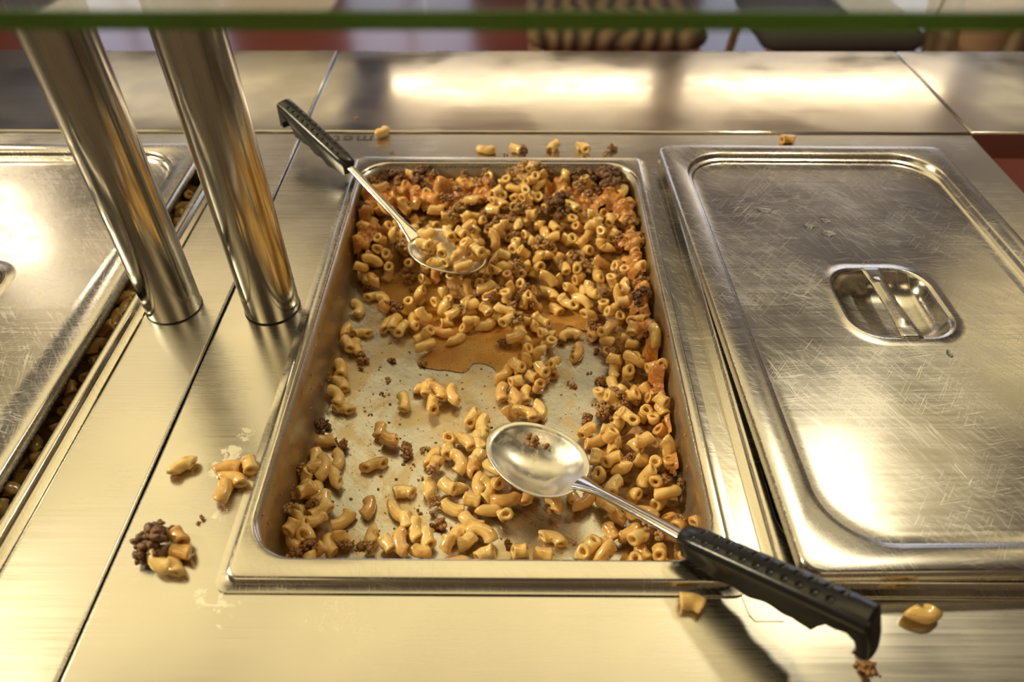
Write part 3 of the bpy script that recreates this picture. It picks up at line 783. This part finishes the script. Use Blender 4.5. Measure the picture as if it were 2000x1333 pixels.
# ------------------------------------------------------------------ surfaces made from the height map
def field_mesh(name, F, mask, step, mat, label, cat):
    bm = bmesh.new(); V = {}
    I = range(0, GN-step, step); J = range(0, GM-step, step)
    def v(i, j):
        if (i, j) not in V: V[i, j] = bm.verts.new((gx[i], gy_[j], float(F[i, j])))
        return V[i, j]
    for i in I:
        for j in J:
            if mask[i, j] or mask[i+step, j] or mask[i, j+step] or mask[i+step, j+step]:
                if i+step < GN and j+step < GM: bm.faces.new((v(i, j), v(i+step, j), v(i+step, j+step), v(i, j+step)))
    return tag(obj(name, bm, mat, angle=180), label, cat, kind='stuff')
m = (H > .011) & inside_mask(.0005)
field_mesh('pasta_filling', np.maximum(BASE, PZ+.0002), m, 3, M_base, 'dark meaty filling between the macaroni in the open pan', 'pasta bake')
def blur(A, n):
    for _ in range(n):
        B = A.copy(); B[1:-1, 1:-1] = (A[1:-1, 1:-1]*2+A[2:, 1:-1]+A[:-2, 1:-1]+A[1:-1, 2:]+A[1:-1, :-2])/6; A = B
    return A
Gs = np.where(INS, G, -.03); Mx = Gs.copy()
for di in range(-3, 4):
    for dj in range(-3, 4):
        if di*di+dj*dj <= 10: Mx = np.maximum(Mx, np.roll(np.roll(Gs, di, 0), dj, 1))
Cs = blur(Mx, 5)-.0042+smooth_noise(5, 31)*.0050+smooth_noise(3, 32)*.0022-.006*np.clip(.7-CM, 0, 1)
field_mesh('cheese_crust', Cs, (CM > .42) & inside_mask(.002) & (H > .012), 2, M_crust, 'orange brown baked cheese crust along the back and right of the open pan', 'cheese crust')

# sauce puddle on the pan floor
POLY = [(745, 555), (790, 540), (860, 548), (880, 585), (900, 600), (1000, 590), (1085, 575), (1160, 590), (1165, 625), (1150, 648), (1118, 640), (1105, 640), (1085, 665), (1050, 690), (1040, 712), (1000, 735), (976, 742), (966, 722), (945, 712), (925, 712), (905, 728), (870, 724), (838, 722), (815, 708), (838, 690), (852, 672), (805, 655), (775, 625), (750, 600)]
pw = [at(u, v, PZ) for u, v in POLY]
bm = bmesh.new(); ring = []
for i in range(len(pw)):
    p0, p1, p2, p3 = (Vector(pw[(i+k) % len(pw)]) for k in (-1, 0, 1, 2))
    for k in range(4):
        t = k/4; a = .5*((2*p1)+(p2-p0)*t+(2*p0-5*p1+4*p2-p3)*t*t+(3*p1-p0-3*p2+p3)*t**3)
        ring.append(a+Vector((noise.noise(Vector((a.x*90, a.y*90, 0))), noise.noise(Vector((a.x*90, a.y*90, 7)))))*.0016)
vt = [bm.verts.new((p.x, p.y, PZ+.00005)) for p in ring]; f = bm.faces.new(vt)
r_ = bmesh.ops.inset_region(bm, faces=[f], thickness=.0012, depth=0)
for v in f.verts: v.co.z = PZ+.0011
bmesh.ops.triangulate(bm, faces=[f])
bmesh.ops.recalc_face_normals(bm, faces=bm.faces)
tag(obj('sauce_puddle', bm, M_sauce, angle=180), 'shallow orange sauce puddle on the open pan floor', 'sauce', kind='stuff')

# crumbs and fat beads too small to count
bm = bmesh.new(); q = random.Random(99); n = 0
while n < 520:
    u, v = q.uniform(560, 1340), q.uniform(560, 1088); x, y = at(u, v, PZ); i, j = cell(x, y)
    if not (0 <= i < GN and 0 <= j < GM) or not INS[i, j] or H[i, j] > .007: continue
    n += 1; r = .0005*(1+2.2*q.random()**5)
    bmesh.ops.create_icosphere(bm, subdivisions=1, radius=r, matrix=Matrix.Translation((x, y, PZ+r*.3)) @ Matrix.Rotation(q.uniform(0, 3), 4, 'X') @ Matrix.Diagonal((q.uniform(.8, 1.5), 1, .7, 1)))
tag(obj('food_crumbs', bm, M_meat_lt), 'tiny specks of meat and sauce on the bare pan floor', 'crumbs', kind='stuff')
bm = bmesh.new(); n = 0
while n < 160:   # bits dried onto the inner walls
    side = q.random(); z = q.uniform(-.055, -.008); lean = (z-PZ)/.06*.0028
    if side < .45: x, y = -.1508-lean, q.uniform(.05, .48)
    elif side < .85: x, y = .1508+lean, q.uniform(.05, .48)
    else: x, y = q.uniform(-.11, .11), .5092+lean
    r = .0004*(1+1.8*q.random()**3)
    bmesh.ops.create_icosphere(bm, subdivisions=1, radius=r, matrix=Matrix.Translation((x, y, z)) @ Matrix.Rotation(q.uniform(0, 3), 4, 'X') @ Matrix.Diagonal((1, q.uniform(.8, 2), 1, 1))); n += 1
tag(obj('dried_bits', bm, M_crust), 'dried orange bits stuck on the inner walls of the open pan', 'food bits', kind='stuff')

# ------------------------------------------------------------------ spoons
def make_spoon(label, tip, neck, hstart, hend, depth_b, width, roll=0.0):
    """tip/neck: rim points of the bowl; hstart/hend: axis of the handle"""
    tip, neck, hs, he = map(Vector, (tip, neck, hstart, hend))
    t = thing('serving_spoon', label, 'spoon', tuple(neck))
    ax = (tip-neck); Lb = ax.length; ax.normalize(); side = Vector((0, 0, 1)).cross(ax).normalized(); nz = ax.cross(side).normalized()
    side, nz = (side*math.cos(roll)+nz*math.sin(roll)), (nz*math.cos(roll)-side*math.sin(roll))
    bm = bmesh.new(); N, K = 40, 9
    def egg(a):   # a=0 tip, pi neck
        c, s = math.cos(a), math.sin(a)
        return (Lb/2)*(1-c)*0+Lb/2+Lb/2*c, width/2*abs(s)**.92*(1 if s >= 0 else -1)*(1+.10*-c)
    rings = []
    for j in range(K+1):
        f = 1-j/K
        row = []
        for i in range(N):
            a = 2*PI*i/N; l, w = egg(a); l = Lb/2+(l-Lb/2)*f; w *= f
            dz = -depth_b*(1-f**2.2)
            row.append(bm.verts.new(ax*l+side*w+nz*dz))
        rings.append(row)
        if j == K-1: break
    for a, b in zip(rings[:-1], rings[1:]):
        for i in range(N): bm.faces.new((a[i], a[(i+1) % N], b[(i+1) % N], b[i]))
    c = bm.verts.new(ax*Lb/2-nz*depth_b)
    for i in range(N): bm.faces.new((rings[-1][i], rings[-1][(i+1) % N], c))
    bmesh.ops.recalc_face_normals(bm, faces=bm.faces)
    o = obj('bowl', bm, M_spoon, parent=t, angle=180); so = o.modifiers.new('sheet', 'SOLIDIFY'); so.thickness = .0014; so.offset = 0
    # stem: flat rounded strip from inside the neck to the handle
    bm = bmesh.new(); P = []; n = 12
    p0 = ax*.004-nz*.0005; p1 = hs-neck; ctrl = (p1*.25)+nz*.003-Vector((0, 0, .000))
    for i in range(n+1):
        s = i/n; P.append(p0*(1-s)**2+ctrl*2*s*(1-s)+p1*s*s)
    P.append(p1+(he-hs).normalized()*.006)
    rad = [(.0085-.0042*min(1, i/4), .0014+.0012*min(1, i/4)) for i in range(len(P))]
    tube(bm, P, rad, 16); obj('stem', bm, M_polish, parent=t, angle=60)
    # handle with finger grooves, dimples and a hanging hook
    d = (he-hs); Lh = d.length; d.normalize(); sd = Vector((0, 0, 1)).cross(d).normalized(); up = d.cross(sd).normalized()
    prof = []
    T = .0095   # half thickness
    topl = [(0, .0055), (.003, .0080), (.012, .0090), (Lh*.5, .0100), (Lh*.9, .0098), (Lh-.002, .0088), (Lh, .0070)]
    botl = [(Lh+.0005, -.010), (Lh-.001, -.0225), (Lh-.0105, -.0215), (Lh-.0075, -.0165), (Lh-.0085, -.0105), (Lh-.0125, -.0068), (Lh-.018, -.0058), (Lh-.024, -.0080), (Lh-.029, -.0135), (Lh-.033, -.0190), (Lh-.040, -.0175)]
    x_ = Lh-.044
    while x_ > .026:
        botl.append((x_, -.0148-.0014*math.sin((Lh-.044-x_)/.024*2*PI+.6)-.001*(x_/Lh))); x_ -= .004
    botl += [(.020, -.0128), (.010, -.0110), (.002, -.0095), (0, -.0080)]
    prof = topl+botl
    rows = []
    bm = bmesh.new()
    ws = [(-1, .30), (-.97, .52), (-.88, .72), (-.70, .88), (-.35, .98), (0, 1.0), (.35, .98), (.70, .88), (.88, .72), (.97, .52), (1, .30)]
    hw = .0098
    cxm = sum(p[0] for p in prof)/len(prof)
    for wv, sc in ws:
        row = []
        for (l, h) in prof:
            w = hw*(.80+.20*min(1, l/.02)) * (1 if h > -.006 else .82)
            hh = h*(1 if h < 0 else sc) if True else h
            ll = l if 0 < l < Lh-.001 else l+(.0008 if l < .01 else -.0008)*(1-sc)*5
            row.append(bm.verts.new(d*ll+sd*(wv*w)+up*hh+(hs-neck)))
        rows.append(row)
    m_ = len(prof)
    for a, b in zip(rows[:-1], rows[1:]):
        for i in range(m_): bm.faces.new((a[i], a[(i+1) % m_], b[(i+1) % m_], b[i]))
    bm.faces.new(rows[0][::-1]); bm.faces.new(rows[-1])
    bmesh.ops.recalc_face_normals(bm, faces=bm.faces)
    h = obj('handle', bm, M_black, parent=t, angle=32)
    h['label'] = 'black plastic grip with two rows of dimples'
    # dimples cut into the top
    cb = bmesh.new(); nd = 11
    for i in range(nd):
        for sgn in (-1, 1):
            l = .014+i*(Lh-.034)/(nd-1)+(sgn*.0022); top = .0092+.0008*math.sin(PI*l/Lh)
            c = d*l+sd*sgn*.0040+up*(top+.0006)+(hs-neck)
            bmesh.ops.create_icosphere(cb, subdivisions=3, radius=.0027, matrix=Matrix.Translation(c))
    cut = obj('dimple_cutter', cb, None, parent=t); bo = h.modifiers.new('cut', 'BOOLEAN'); bo.operation = 'DIFFERENCE'; bo.object = cut; bo.solver = 'EXACT'
    bpy.context.view_layer.update()
    dg = bpy.context.evaluated_depsgraph_get(); nm = bpy.data.meshes.new_from_object(h.evaluated_get(dg)); h.modifiers.clear(); h.data = nm
    if not nm.materials: nm.materials.append(M_black)
    nm.polygons.foreach_set('use_smooth', [True]*len(nm.polygons)); nm.set_sharp_from_angle(angle=math.radians(34))
    bpy.data.objects.remove(cut)
    return t
def spoon_mat():
    s = NT('spoon_steel'); co = s.world(); g = s.ramp(s.noise(co, 60, 4, .65, .6), .50, .60); r = s.ramp(s.noise(co, 200, 3), .3, .7, .28, .36)
    s.l(s.mix(s.math('MULTIPLY', g, .30), (.70, .67, .60), (.68, .46, .16)), s.b.inputs['Base Color'])
    s.l(s.math('SUBTRACT', 1.0, s.math('MULTIPLY', g, .4)), s.b.inputs['Metallic']); s.l(s.math('ADD', r, s.math('MULTIPLY', g, .1)), s.b.inputs['Roughness'])
    s.l(s.bump(s.noise(co, 60, 2), .2, .0003), s.b.inputs['Normal']); return s.m
M_spoon = spoon_mat()
def P3(u, v, z): return (*at(u, v, z), z)
near = make_spoon('empty steel serving spoon with black grip, lying over the near right pan corner', P3(962, 842, -.028), P3(1137, 946, -.025), P3(1332, 1049, .0125), P3(1712, 1222, .056), .017, .0635)
far = make_spoon('steel serving spoon full of macaroni, black grip over the far left pan corner', P3(943, 520, -.019), P3(806, 462, -.017), P3(684, 327, .0145), P3(553, 206, .045), .016, .056, roll=.12)

# macaroni in the far spoon
SPG = np.full_like(XX, -.2)
tp = np.array(P3(943, 520, -.019)); nk = np.array(P3(806, 462, -.017)); axv = (tp-nk)[:2]; Ls = np.hypot(*axv); axv /= Ls
l_ = (XX-nk[0])*axv[0]+(YY-nk[1])*axv[1]; w_ = -(XX-nk[0])*axv[1]+(YY-nk[1])*axv[0]
f_ = np.sqrt(((l_-Ls/2)/(Ls/2))**2+(w_/.028)**2)
SPG = np.where(f_ < 1, -.018-.016*(1-f_**2.2)+.001, -.2)
q = random.Random(12); SPOONED = []
for k in range(110):
    a = q.uniform(0, 6.28); rr = math.sqrt(q.random())*.92
    l = Ls*.56+rr*math.cos(a)*Ls*.40; w = rr*math.sin(a)*.024
    x = nk[0]+axv[0]*l-axv[1]*w; y = nk[1]+axv[1]*l+axv[0]*w
    me, cents, r = VAR[k % 10]
    R = Matrix.Rotation(q.uniform(0, 6.28), 3, 'Z') @ Matrix.Rotation(q.gauss(0, .3), 3, 'Y') @ Matrix.Rotation(q.uniform(0, 6.28), 3, 'X')
    P = cents @ np.array(R).T+np.array([x, y, 0])
    z = drop(SPG, P, r, .0022)
    if z > -.006 or z < -.1: continue
    P[:, 2] += z; stamp(SPG, P, r)
    PIECES.append(dict(var=k % 10, M=Matrix.Translation((x, y, z)) @ R.to_4x4(), loc=(x, y, z), crust=0., z=z, spoon=True))

# ------------------------------------------------------------------ macaroni lying on the counter
LAB = {}
def mac_on(u1, v1, u2, v2, var, z, label, roll=0., pitch=0., crust=0., lift=0., group=None):
    r = VAR[var][2]; zz = z+r*.93+lift
    x1, y1 = at(u1, v1, zz); x2, y2 = at(u2, v2, zz)
    R = Matrix.Rotation(math.atan2(y2-y1, x2-x1), 4, 'Z') @ Matrix.Rotation(-pitch, 4, 'Y') @ Matrix.Rotation(roll, 4, 'X')
    x, y = (x1+x2)/2, (y1+y2)/2
    PIECES.append(dict(var=var, M=Matrix.Translation((x, y, zz)) @ R, loc=(x, y, zz), crust=crust, z=zz, label=label, group='macaroni pieces spilled on the counter'))
mac_on(337, 921, 375, 903, 5, ZC, 'lone macaroni piece on the counter left of the pan, leftmost single one', .3)
mac_on(424, 921, 467, 911, 8, ZC, 'reddish macaroni piece, upper one of three touching left of the pan', .2, crust=.55)
mac_on(434, 932, 475, 943, 1, ZC, 'macaroni piece in the middle of three touching left of the pan', 0)
mac_on(443, 946, 428, 978, 0, ZC, 'macaroni with a brown end, lowest of three left of the pan', .5, crust=.2)
mac_on(483, 893, 492, 924, 4, ZC+.0015, 'short macaroni piece resting against the left edge of the open pan', .2)
mac_on(296, 1078, 334, 1112, 3, ZC, 'curved macaroni piece in front of the dark beef lump on the counter', PI, lift=.001)
mac_on(338, 1038, 356, 1062, 4, ZC, 'orange macaroni piece on the right side of the dark beef lump', .3, crust=.6, lift=.002)
mac_on(340, 1078, 370, 1080, 7, ZC, 'orange macaroni end below and right of the dark beef lump', .3, crust=.5)
mac_on(330, 1100, 346, 1120, 9, ZC, 'short macaroni stub tucked under the curved one by the beef lump', .3)
mac_on(735, 262, 757, 253, 6, ZC+.001, 'curved macaroni piece beside the etched lettering behind the pan', PI)
mac_on(938, 291, 962, 293, 1, ZC, 'macaroni piece behind the pan, leftmost of the row of four', PI)
mac_on(1001, 289, 1014, 292, 7, ZC, 'macaroni piece behind the pan touching a crumb of beef', .3)
mac_on(1072, 290, 1092, 280, 2, ZC, 'upright looking macaroni behind the pan, second from the right in the row', .2, pitch=.3)
mac_on(1129, 284, 1147, 292, 6, ZC, 'macaroni piece behind the pan, rightmost of the row of four', 0)
mac_on(1527, 272, 1551, 272, 0, ZC, 'orange macaroni half hidden behind the lid of the right pan', 0, crust=.5)
mac_on(1326, 1172, 1377, 1184, 2, ZC, 'large macaroni piece in front of the pan below the black grip', .3, crust=.15)
mac_on(1774, 1196, 1830, 1199, 6, ZC, 'smooth yellow macaroni piece in front of the lidded pan', PI)
mac_on(1357, 1022, 1378, 1014, 4, -.040, 'macaroni end in the near right pan corner above the black grip', .3, crust=.3)

# counter beef
def meat_on(u, v, w, var, z, label, group='beef crumbs on the counter'):
    for it in range(2):
        x, y = at(u, v, z); s = w/2*depth(x, y, z)/FPX*1.1
        zz = z+s*.5
    x, y = at(u, v, zz); MEATS.append(dict(loc=(x, y, zz), s=s, var=var, rot=(.2, .1, u), label=label, group=group, on=True))
meat_on(303, 1060, 74, 4, ZC, 'big dark crumbly beef lump on the counter left of the pan')
meat_on(389, 1016, 17, 5, ZC, 'small beef crumb between the dark lump and the open pan')
meat_on(1023, 291, 20, 1, ZC, 'brown beef crumb touching a macaroni behind the pan')
meat_on(1196, 289, 17, 0, ZC, 'brown beef crumb behind the right back corner of the pan')
meat_on(1184, 300, 16, 5, ZC, 'flat beef crumb just behind the pan rim near its right back corner')
meat_on(988, 302, 9, 5, ZC, 'tiny beef crumb on the back edge of the pan')
meat_on(1071, 292, 9, 5, ZC, 'tiny beef crumb beside the upright macaroni behind the pan')
meat_on(1692, 1294, 44, 1, ZC, 'reddish beef crumb beside the hook of the near spoon grip')
meat_on(1716, 1319, 10, 5, ZC, 'tiny crumb at the bottom right corner of the counter')
meat_on(695, 229, 8, 5, ZC+.002, 'tiny orange crumb on the rear shelf')
meat_on(765, 297, 7, 5, ZC, 'tiny crumb behind the left back corner of the pan')
meat_on(556, 730, 10, 5, ZC, 'tiny dark crumb by the left rim of the open pan')
meat_on(1049, 863, 40, 1, -.040, 'glossy beef crumb lying in the bowl of the near spoon', None)

# ------------------------------------------------------------------ left pan: food seen through the slit beside the lid
LG = PZ+.040+smooth_noise(10, 77)*.008
q = random.Random(31); L_n = 0
sl = []
for k in range(34):
    y = .03+k*.0148+q.uniform(-.003, .003); x = CXL+.1545-.012-q.random()*.020
    sl.append((x, y))
for (x, y) in sl:
    var = q.randrange(10)
    R = Matrix.Rotation(q.uniform(0, 6.28), 4, 'Z') @ Matrix.Rotation(q.gauss(0, .4), 4, 'Y') @ Matrix.Rotation(q.uniform(0, 6.28), 4, 'X')
    z = -.030+q.uniform(-.003, .003)
    x = min(x, CXL+.1545-.0135)
    PIECES.append(dict(var=var, M=Matrix.Translation((x, y, z)) @ R, loc=(x, y, z), crust=.2, z=z, slit=True))
bm = bmesh.new(); nx, ny = 12, 120
vv = [[bm.verts.new((CXL-.148+i/nx*.2965, .020+j/ny*.49, -.036+.006*noise.noise(Vector((i*.9, j*.55, 3)))+.003*noise.noise(Vector((i*2.1, j*1.3, 8))))) for j in range(ny+1)] for i in range(nx+1)]
for i in range(nx):
    for j in range(ny): bm.faces.new((vv[i][j], vv[i+1][j], vv[i+1][j+1], vv[i][j+1]))
tag(obj('pasta_filling', bm, M_base, angle=180), 'dark pasta bake filling in the covered far left pan', 'pasta bake', kind='stuff')

# ------------------------------------------------------------------ turn the piece list into objects
def apparent(p):
    x, y, z = p['loc']; d = depth(x, y, z)
    vis = 1.0
    if p.get('heap'):
        i, j = cell(x, y); i = min(GN-1, max(0, i)); j = min(GM-1, max(0, j)); vis = 1.0 if G[i, j]-z < .007 else .35
    return vis/d**2
print('RAW', len(PIECES), len(EX), sum(1 for p in PIECES if p.get('ex')))
def clear_of_spoons(p):
    if p.get('spoon') or p.get('slit') or 'label' in p: return True
    Mn = np.array(p['M']); me, cents, r = VAR[p['var']]; W_ = cents @ Mn[:3, :3].T+Mn[:3, 3]
    for k in (0, 1):
        for c in W_:
            f = float(bowl_f(k, c[0], c[1]))
            if f < 1.12 and c[2]+r*.8 > BOWLS[k][6]-.017*(1-min(1, f)**2.2)-.001: return False
    return True
PIECES = [p for p in PIECES if clear_of_spoons(p)]
def m_clear(m):
    if m.get('on'): return True
    return not any(float(bowl_f(k, m['loc'][0], m['loc'][1])) < 1.05 and m['loc'][2]+m['s']*.7 > BOWLS[k][6]-.017 for k in (0, 1))
MEATS = [m for m in MEATS if m_clear(m)]
named = [p for p in PIECES if 'label' in p or p.get('spoon') or p.get('slit') or p.get('ex')]
rest = sorted([p for p in PIECES if p not in named], key=lambda p: -apparent(p))
keep = named+rest[:max(0, 300-len(named))]; bulk = rest[max(0, 300-len(named)):]
print('PIECES', len(PIECES), 'named', len(named), 'bulk', len(bulk), 'meats', len(MEATS))
def zone(p):
    x, y, z = p['loc']
    if p.get('spoon'): return 'macaroni piece heaped in the bowl of the far serving spoon', 'macaroni in the far spoon'
    if p.get('slit'): return 'dim macaroni piece in the far left pan, in the slit beside its lid', 'macaroni in the covered left pan'
    if p.get('mound'): return 'macaroni piece in the loose mound at the back of the open pan', 'macaroni mounds at the back'
    if p['crust'] > .45: w = 'orange baked macaroni piece'
    else: w = 'pale yellow macaroni piece'
    if y > .33: return w+' in the back heap of the open pan', 'macaroni in the back heap'
    if x > .085: return w+' in the bank along the right wall of the open pan', 'macaroni along the right wall'
    if x < -.105: return w+' in the cluster along the left wall of the open pan', 'macaroni along the left wall'
    if y > .2: return w+' in the strewn pieces around the sauce puddle', 'macaroni around the sauce puddle'
    if y < .075: return w+' in the row along the near wall of the open pan', 'macaroni along the near wall'
    return w+' scattered on the bare middle of the pan floor', 'macaroni scattered on the pan floor'
UNIQ = {(669.5, 799): 'single macaroni lying level on the bare floor near the left pan wall', (788, 786): 'single upright macaroni on the bare pan floor left of the small cluster of four',
        (923, 817): 'single macaroni on the bare floor just behind the near spoon tip on its left', (731, 909): 'single straight macaroni lying alone in the left middle of the pan floor', (762, 864): 'macaroni lower of the touching pair in the left middle of the pan',
        (742, 842): 'macaroni stub upper of the touching pair in the left middle of the pan', (887, 777): 'macaroni rightmost of the small cluster on the bare middle floor', (847, 798): 'macaroni lowest of the small cluster on the bare middle floor',
        (828, 754): 'macaroni topmost of the small cluster on the bare middle floor', (834, 768): 'end-on macaroni in the small cluster on the bare middle floor', (855, 771): 'curved macaroni in the middle of the small cluster on bare floor',
        (718, 993): 'small macaroni with beef stuck on it, alone near the left front floor', (668, 1017): 'long curved macaroni at the right end of the left front heap', (789, 962): 'level macaroni with browned ends, alone left of the upright one near centre front',
        (837, 958): 'upright macaroni standing alone just left of the front centre heap', (987, 985): 'wide curved macaroni below the near spoon bowl on its left', (1080, 1052.5): 'split folded macaroni alone on the bare floor in front of the near spoon',
        (1111.5, 656.5): 'short level macaroni alone on the clean floor right of the sauce puddle', (1126, 688): 'pear-shaped macaroni alone on the clean floor near the right bank', (1154.5, 648): 'macaroni at the right edge of the sauce puddle, open end towards camera',
        (1054.5, 802.5): 'single macaroni just behind the near spoon bowl', (774.5, 997): 'twisted macaroni alone between the left and centre front groups', (706, 650): 'macaroni upper of the pair by the left wall beside the puddle', (697, 678.5): 'curved macaroni lower of the pair by the left wall beside the puddle'}
used = {}
for p in keep:
    o = bpy.data.objects.new('macaroni', VAR[p['var']][0]); C.objects.link(o); o.matrix_world = p['M']
    if p['crust'] > .01: o['crust'] = float(p['crust'])
    if 'label' in p: tag(o, p['label'], 'macaroni', p['group'])
    elif p.get('px') in UNIQ: tag(o, UNIQ[p['px']], 'macaroni', 'macaroni scattered on the pan floor')
    else: l, g = zone(p); tag(o, l, 'macaroni', g)
# the remaining macaroni: one object
nv, fv, tint, cr = [], [], [], []; off = 0
import itertools
cache = {}
for i, (me, _, _) in enumerate(VAR):
    co = np.empty(len(me.vertices)*3); me.vertices.foreach_get('co', co); cache[i] = (co.reshape(-1, 3), [tuple(p.vertices) for p in me.polygons])
q = random.Random(8)
for p in bulk:
    co, fs = cache[p['var']]; Mn = np.array(p['M']); w = co @ Mn[:3, :3].T+Mn[:3, 3]
    nv.append(w); fv += [tuple(i+off for i in f) for f in fs]; off += len(co); t = q.random(); tint += [t]*len(co); cr += [p['crust']]*len(co)
me = bpy.data.meshes.new('macaroni_heap'); me.from_pydata(np.vstack(nv).tolist(), [], fv)
me.attributes.new('tint', 'FLOAT', 'POINT').data.foreach_set('value', tint); me.attributes.new('crust', 'FLOAT', 'POINT').data.foreach_set('value', cr)
me.polygons.foreach_set('use_smooth', [True]*len(me.polygons)); o = link('macaroni_heap', me, M_pasta)
tag(o, 'heap of smaller looking macaroni at the back of the open pan', 'macaroni', kind='stuff')

MZ = {}
for m in MEATS:
    o = bpy.data.objects.new('beef_crumb', MEAT[m['var']]); C.objects.link(o); o.location = m['loc']; o.rotation_euler = m['rot']; o.scale = (m['s'],)*3
    if 'label' in m: tag(o, m['label'], 'ground beef', m.get('group'))
    else:
        x, y, z = m['loc']; w = {0: 'brown', 1: 'brown', 2: 'light brown', 3: 'large light brown', 4: 'blackened', 5: 'small round'}[m['var']]
        g = 'back heap' if y > .33 else 'right wall bank' if x > .085 else 'left wall cluster' if x < -.105 else 'sauce puddle area' if y > .2 else 'front of the pan floor' if y < .12 else 'middle of the pan floor'
        tag(o, '%s beef crumb in the %s%s' % (w, g, '' if 'pan' in g else ' of the open pan'), 'ground beef', '%s beef crumbs in the %s' % (w, g))

# ------------------------------------------------------------------ water drops on the right lid
lm = Matrix.Translation(LIDR[0]) @ (Matrix.Rotation(LIDR[1][2], 4, 'Z') @ Matrix.Rotation(LIDR[1][1], 4, 'Y'))
lz = LIDR[0][2]-.0092
for k, (u, v, a, b, lab) in enumerate(((1493, 415, .0075, .0055, 'largest water drop, alone at the back left of the lid'), (1580, 444, .0062, .0042, 'water drop left of the group of three on the lid'), (1612, 433, .0058, .0040, 'water drop at the back of the group of three on the lid'),
                                  (1618, 458, .0080, .0050, 'smeared water drop in front of the group of three on the lid'), (1855, 691, .0030, .0050, 'small water drop on the lid in front of the recessed handle'))):
    x, y = at(u, v, lz); loc = Vector((x, y, lz)); lo = lm.inverted() @ loc; lo.z = -.0091; wpos = lm @ lo
    bm = bmesh.new(); n = 22; rows = []
    for j in range(5):
        f = 1-j/5; rows.append([bm.verts.new((a*f*math.cos(2*PI*i/n)*(1+.14*math.sin(3*2*PI*i/n+k)), b*f*math.sin(2*PI*i/n)*(1+.16*math.cos(2*2*PI*i/n+k)), .0009*math.sqrt(1-f*f))) for i in range(n)])
    for A, B in zip(rows[:-1], rows[1:]):
        for i in range(n): bm.faces.new((A[i], A[(i+1) % n], B[(i+1) % n], B[i]))
    bm.faces.new(rows[-1]); bm.faces.new(rows[0][::-1])
    o = obj('water_drop', bm, M_water, angle=180); o.matrix_world = Matrix.Translation(wpos) @ Matrix.Rotation(LIDR[1][1], 4, 'Y'); tag(o, lab, 'water drop', 'water drops on the lid')

# ------------------------------------------------------------------ dining area behind the counter
def fabric(name, a, b, scale, dist):
    s = NT(name); w = s.n('ShaderNodeTexWave'); s.l(s.co, w.inputs['Vector']); w.inputs['Scale'].default_value = scale; w.inputs['Distortion'].default_value = dist; w.inputs['Detail'].default_value = 2
    s.l(s.mix(w.outputs['Fac'], a, b), s.b.inputs['Base Color']); s.p(Roughness=.85); return s.m
M_wood = simple('pale_wood', (.50, .34, .22), .45); M_patt = fabric('patterned_fabric', (.035, .022, .014), (.26, .18, .10), 5.0, 6.0)
M_grey = simple('dark_grey_fabric', (.05, .045, .042), .9, 0, 300, .002); M_beige = fabric('beige_fabric', (.20, .15, .10), (.34, .26, .18), 8, 1.5)
def cushion(name, x0, x1, y0, y1, z0, z1, mat, parent, r=.05):
    bm = bmesh.new(); L = []; hx, hy = (x1-x0)/2, (y1-y0)/2; n = 8
    for i in range(n+1):
        a = -PI/2+PI*i/n; e = r*(1-math.cos(a)); L.append(rrect(hx-e, hy-e, r*1.2, (z0+z1)/2+(z1-z0)/2*math.sin(a), 6, (x0+x1)/2, (y0+y1)/2))
    vl = loft(bm, L); bm.faces.new(vl[0][::-1]); return obj(name, bm, mat, parent=parent, angle=70)
def chair(label, x, y, rz, seatmat, w=.5, seat_z=.47):
    t = thing('dining_chair', label, 'chair', (x, y, FZ), (0, 0, rz))
    cushion('seat', -w/2, w/2, -.24, .24, seat_z-.08, seat_z, seatmat, t)
    for sx in (-1, 1):
        for sy in (-1, 1):
            obj('leg', tube(bmesh.new(), [(sx*(w/2-.04), sy*.2, seat_z-.06), (sx*(w/2-.01), sy*.235, 0)], .016), M_wood, parent=t)
        obj('back_post', tube(bmesh.new(), [(sx*(w/2-.03), .22, seat_z-.06), (sx*(w/2-.03), .30, .86)], .015), M_wood, parent=t)
    cushion('backrest', -w/2+.03, w/2-.03, .25, .30, seat_z+.12, .86, seatmat, t, .02)
    return t
chair('wooden chair with brown patterned seat behind the counter, nearest the window light', .34, 2.32, 0, M_patt, .58)
chair('wooden chair with dark grey seat behind the counter', 1.05, 2.30, .0, M_grey, .52)
t = thing('throw_blanket', 'beige cloth draped over a stool behind the counter at the right', 'blanket', (1.62, 2.25, FZ))
bm = bmesh.new(); rows = []
for i in range(25):
    s = i/24; rows.append([bm.verts.new(((s-.5)*(.34+.10*(j/8)), .02*math.sin(s*22)+j*.012, .50-.055*(8-j)*.9)) for j in range(9)])
for a, b in zip(rows[:-1], rows[1:]):
    for j in range(8): bm.faces.new((a[j], b[j], b[j+1], a[j+1]))
o = obj('cloth', bm, M_beige, parent=t, angle=180); so = o.modifiers.new('s', 'SOLIDIFY'); so.thickness = .006
obj('stool_under_cloth', tube(bmesh.new(), [(0, .16, 0), (0, .16, .48)], [.12, .13], 24), M_wood, parent=t)
t = thing('dining_table', 'pale wooden dining table behind the counter', 'table', (1.55, 3.05, FZ))
obj('table_top', box(bmesh.new(), -1.15, .95, -.38, .38, .715, .745), M_wood, parent=t, bevel=.004)
for sx, sy in ((-1.1, -.3), (-1.1, .3), (.9, -.3), (.9, .3)): obj('leg', box(bmesh.new(), sx-.025, sx+.025, sy-.025, sy+.025, 0, .715), M_wood, parent=t, bevel=.003)
obj('metal_brace', tube(bmesh.new(), [(.15, -.30, 0), (.62, -.25, .70)], .013), M_polish, parent=t)
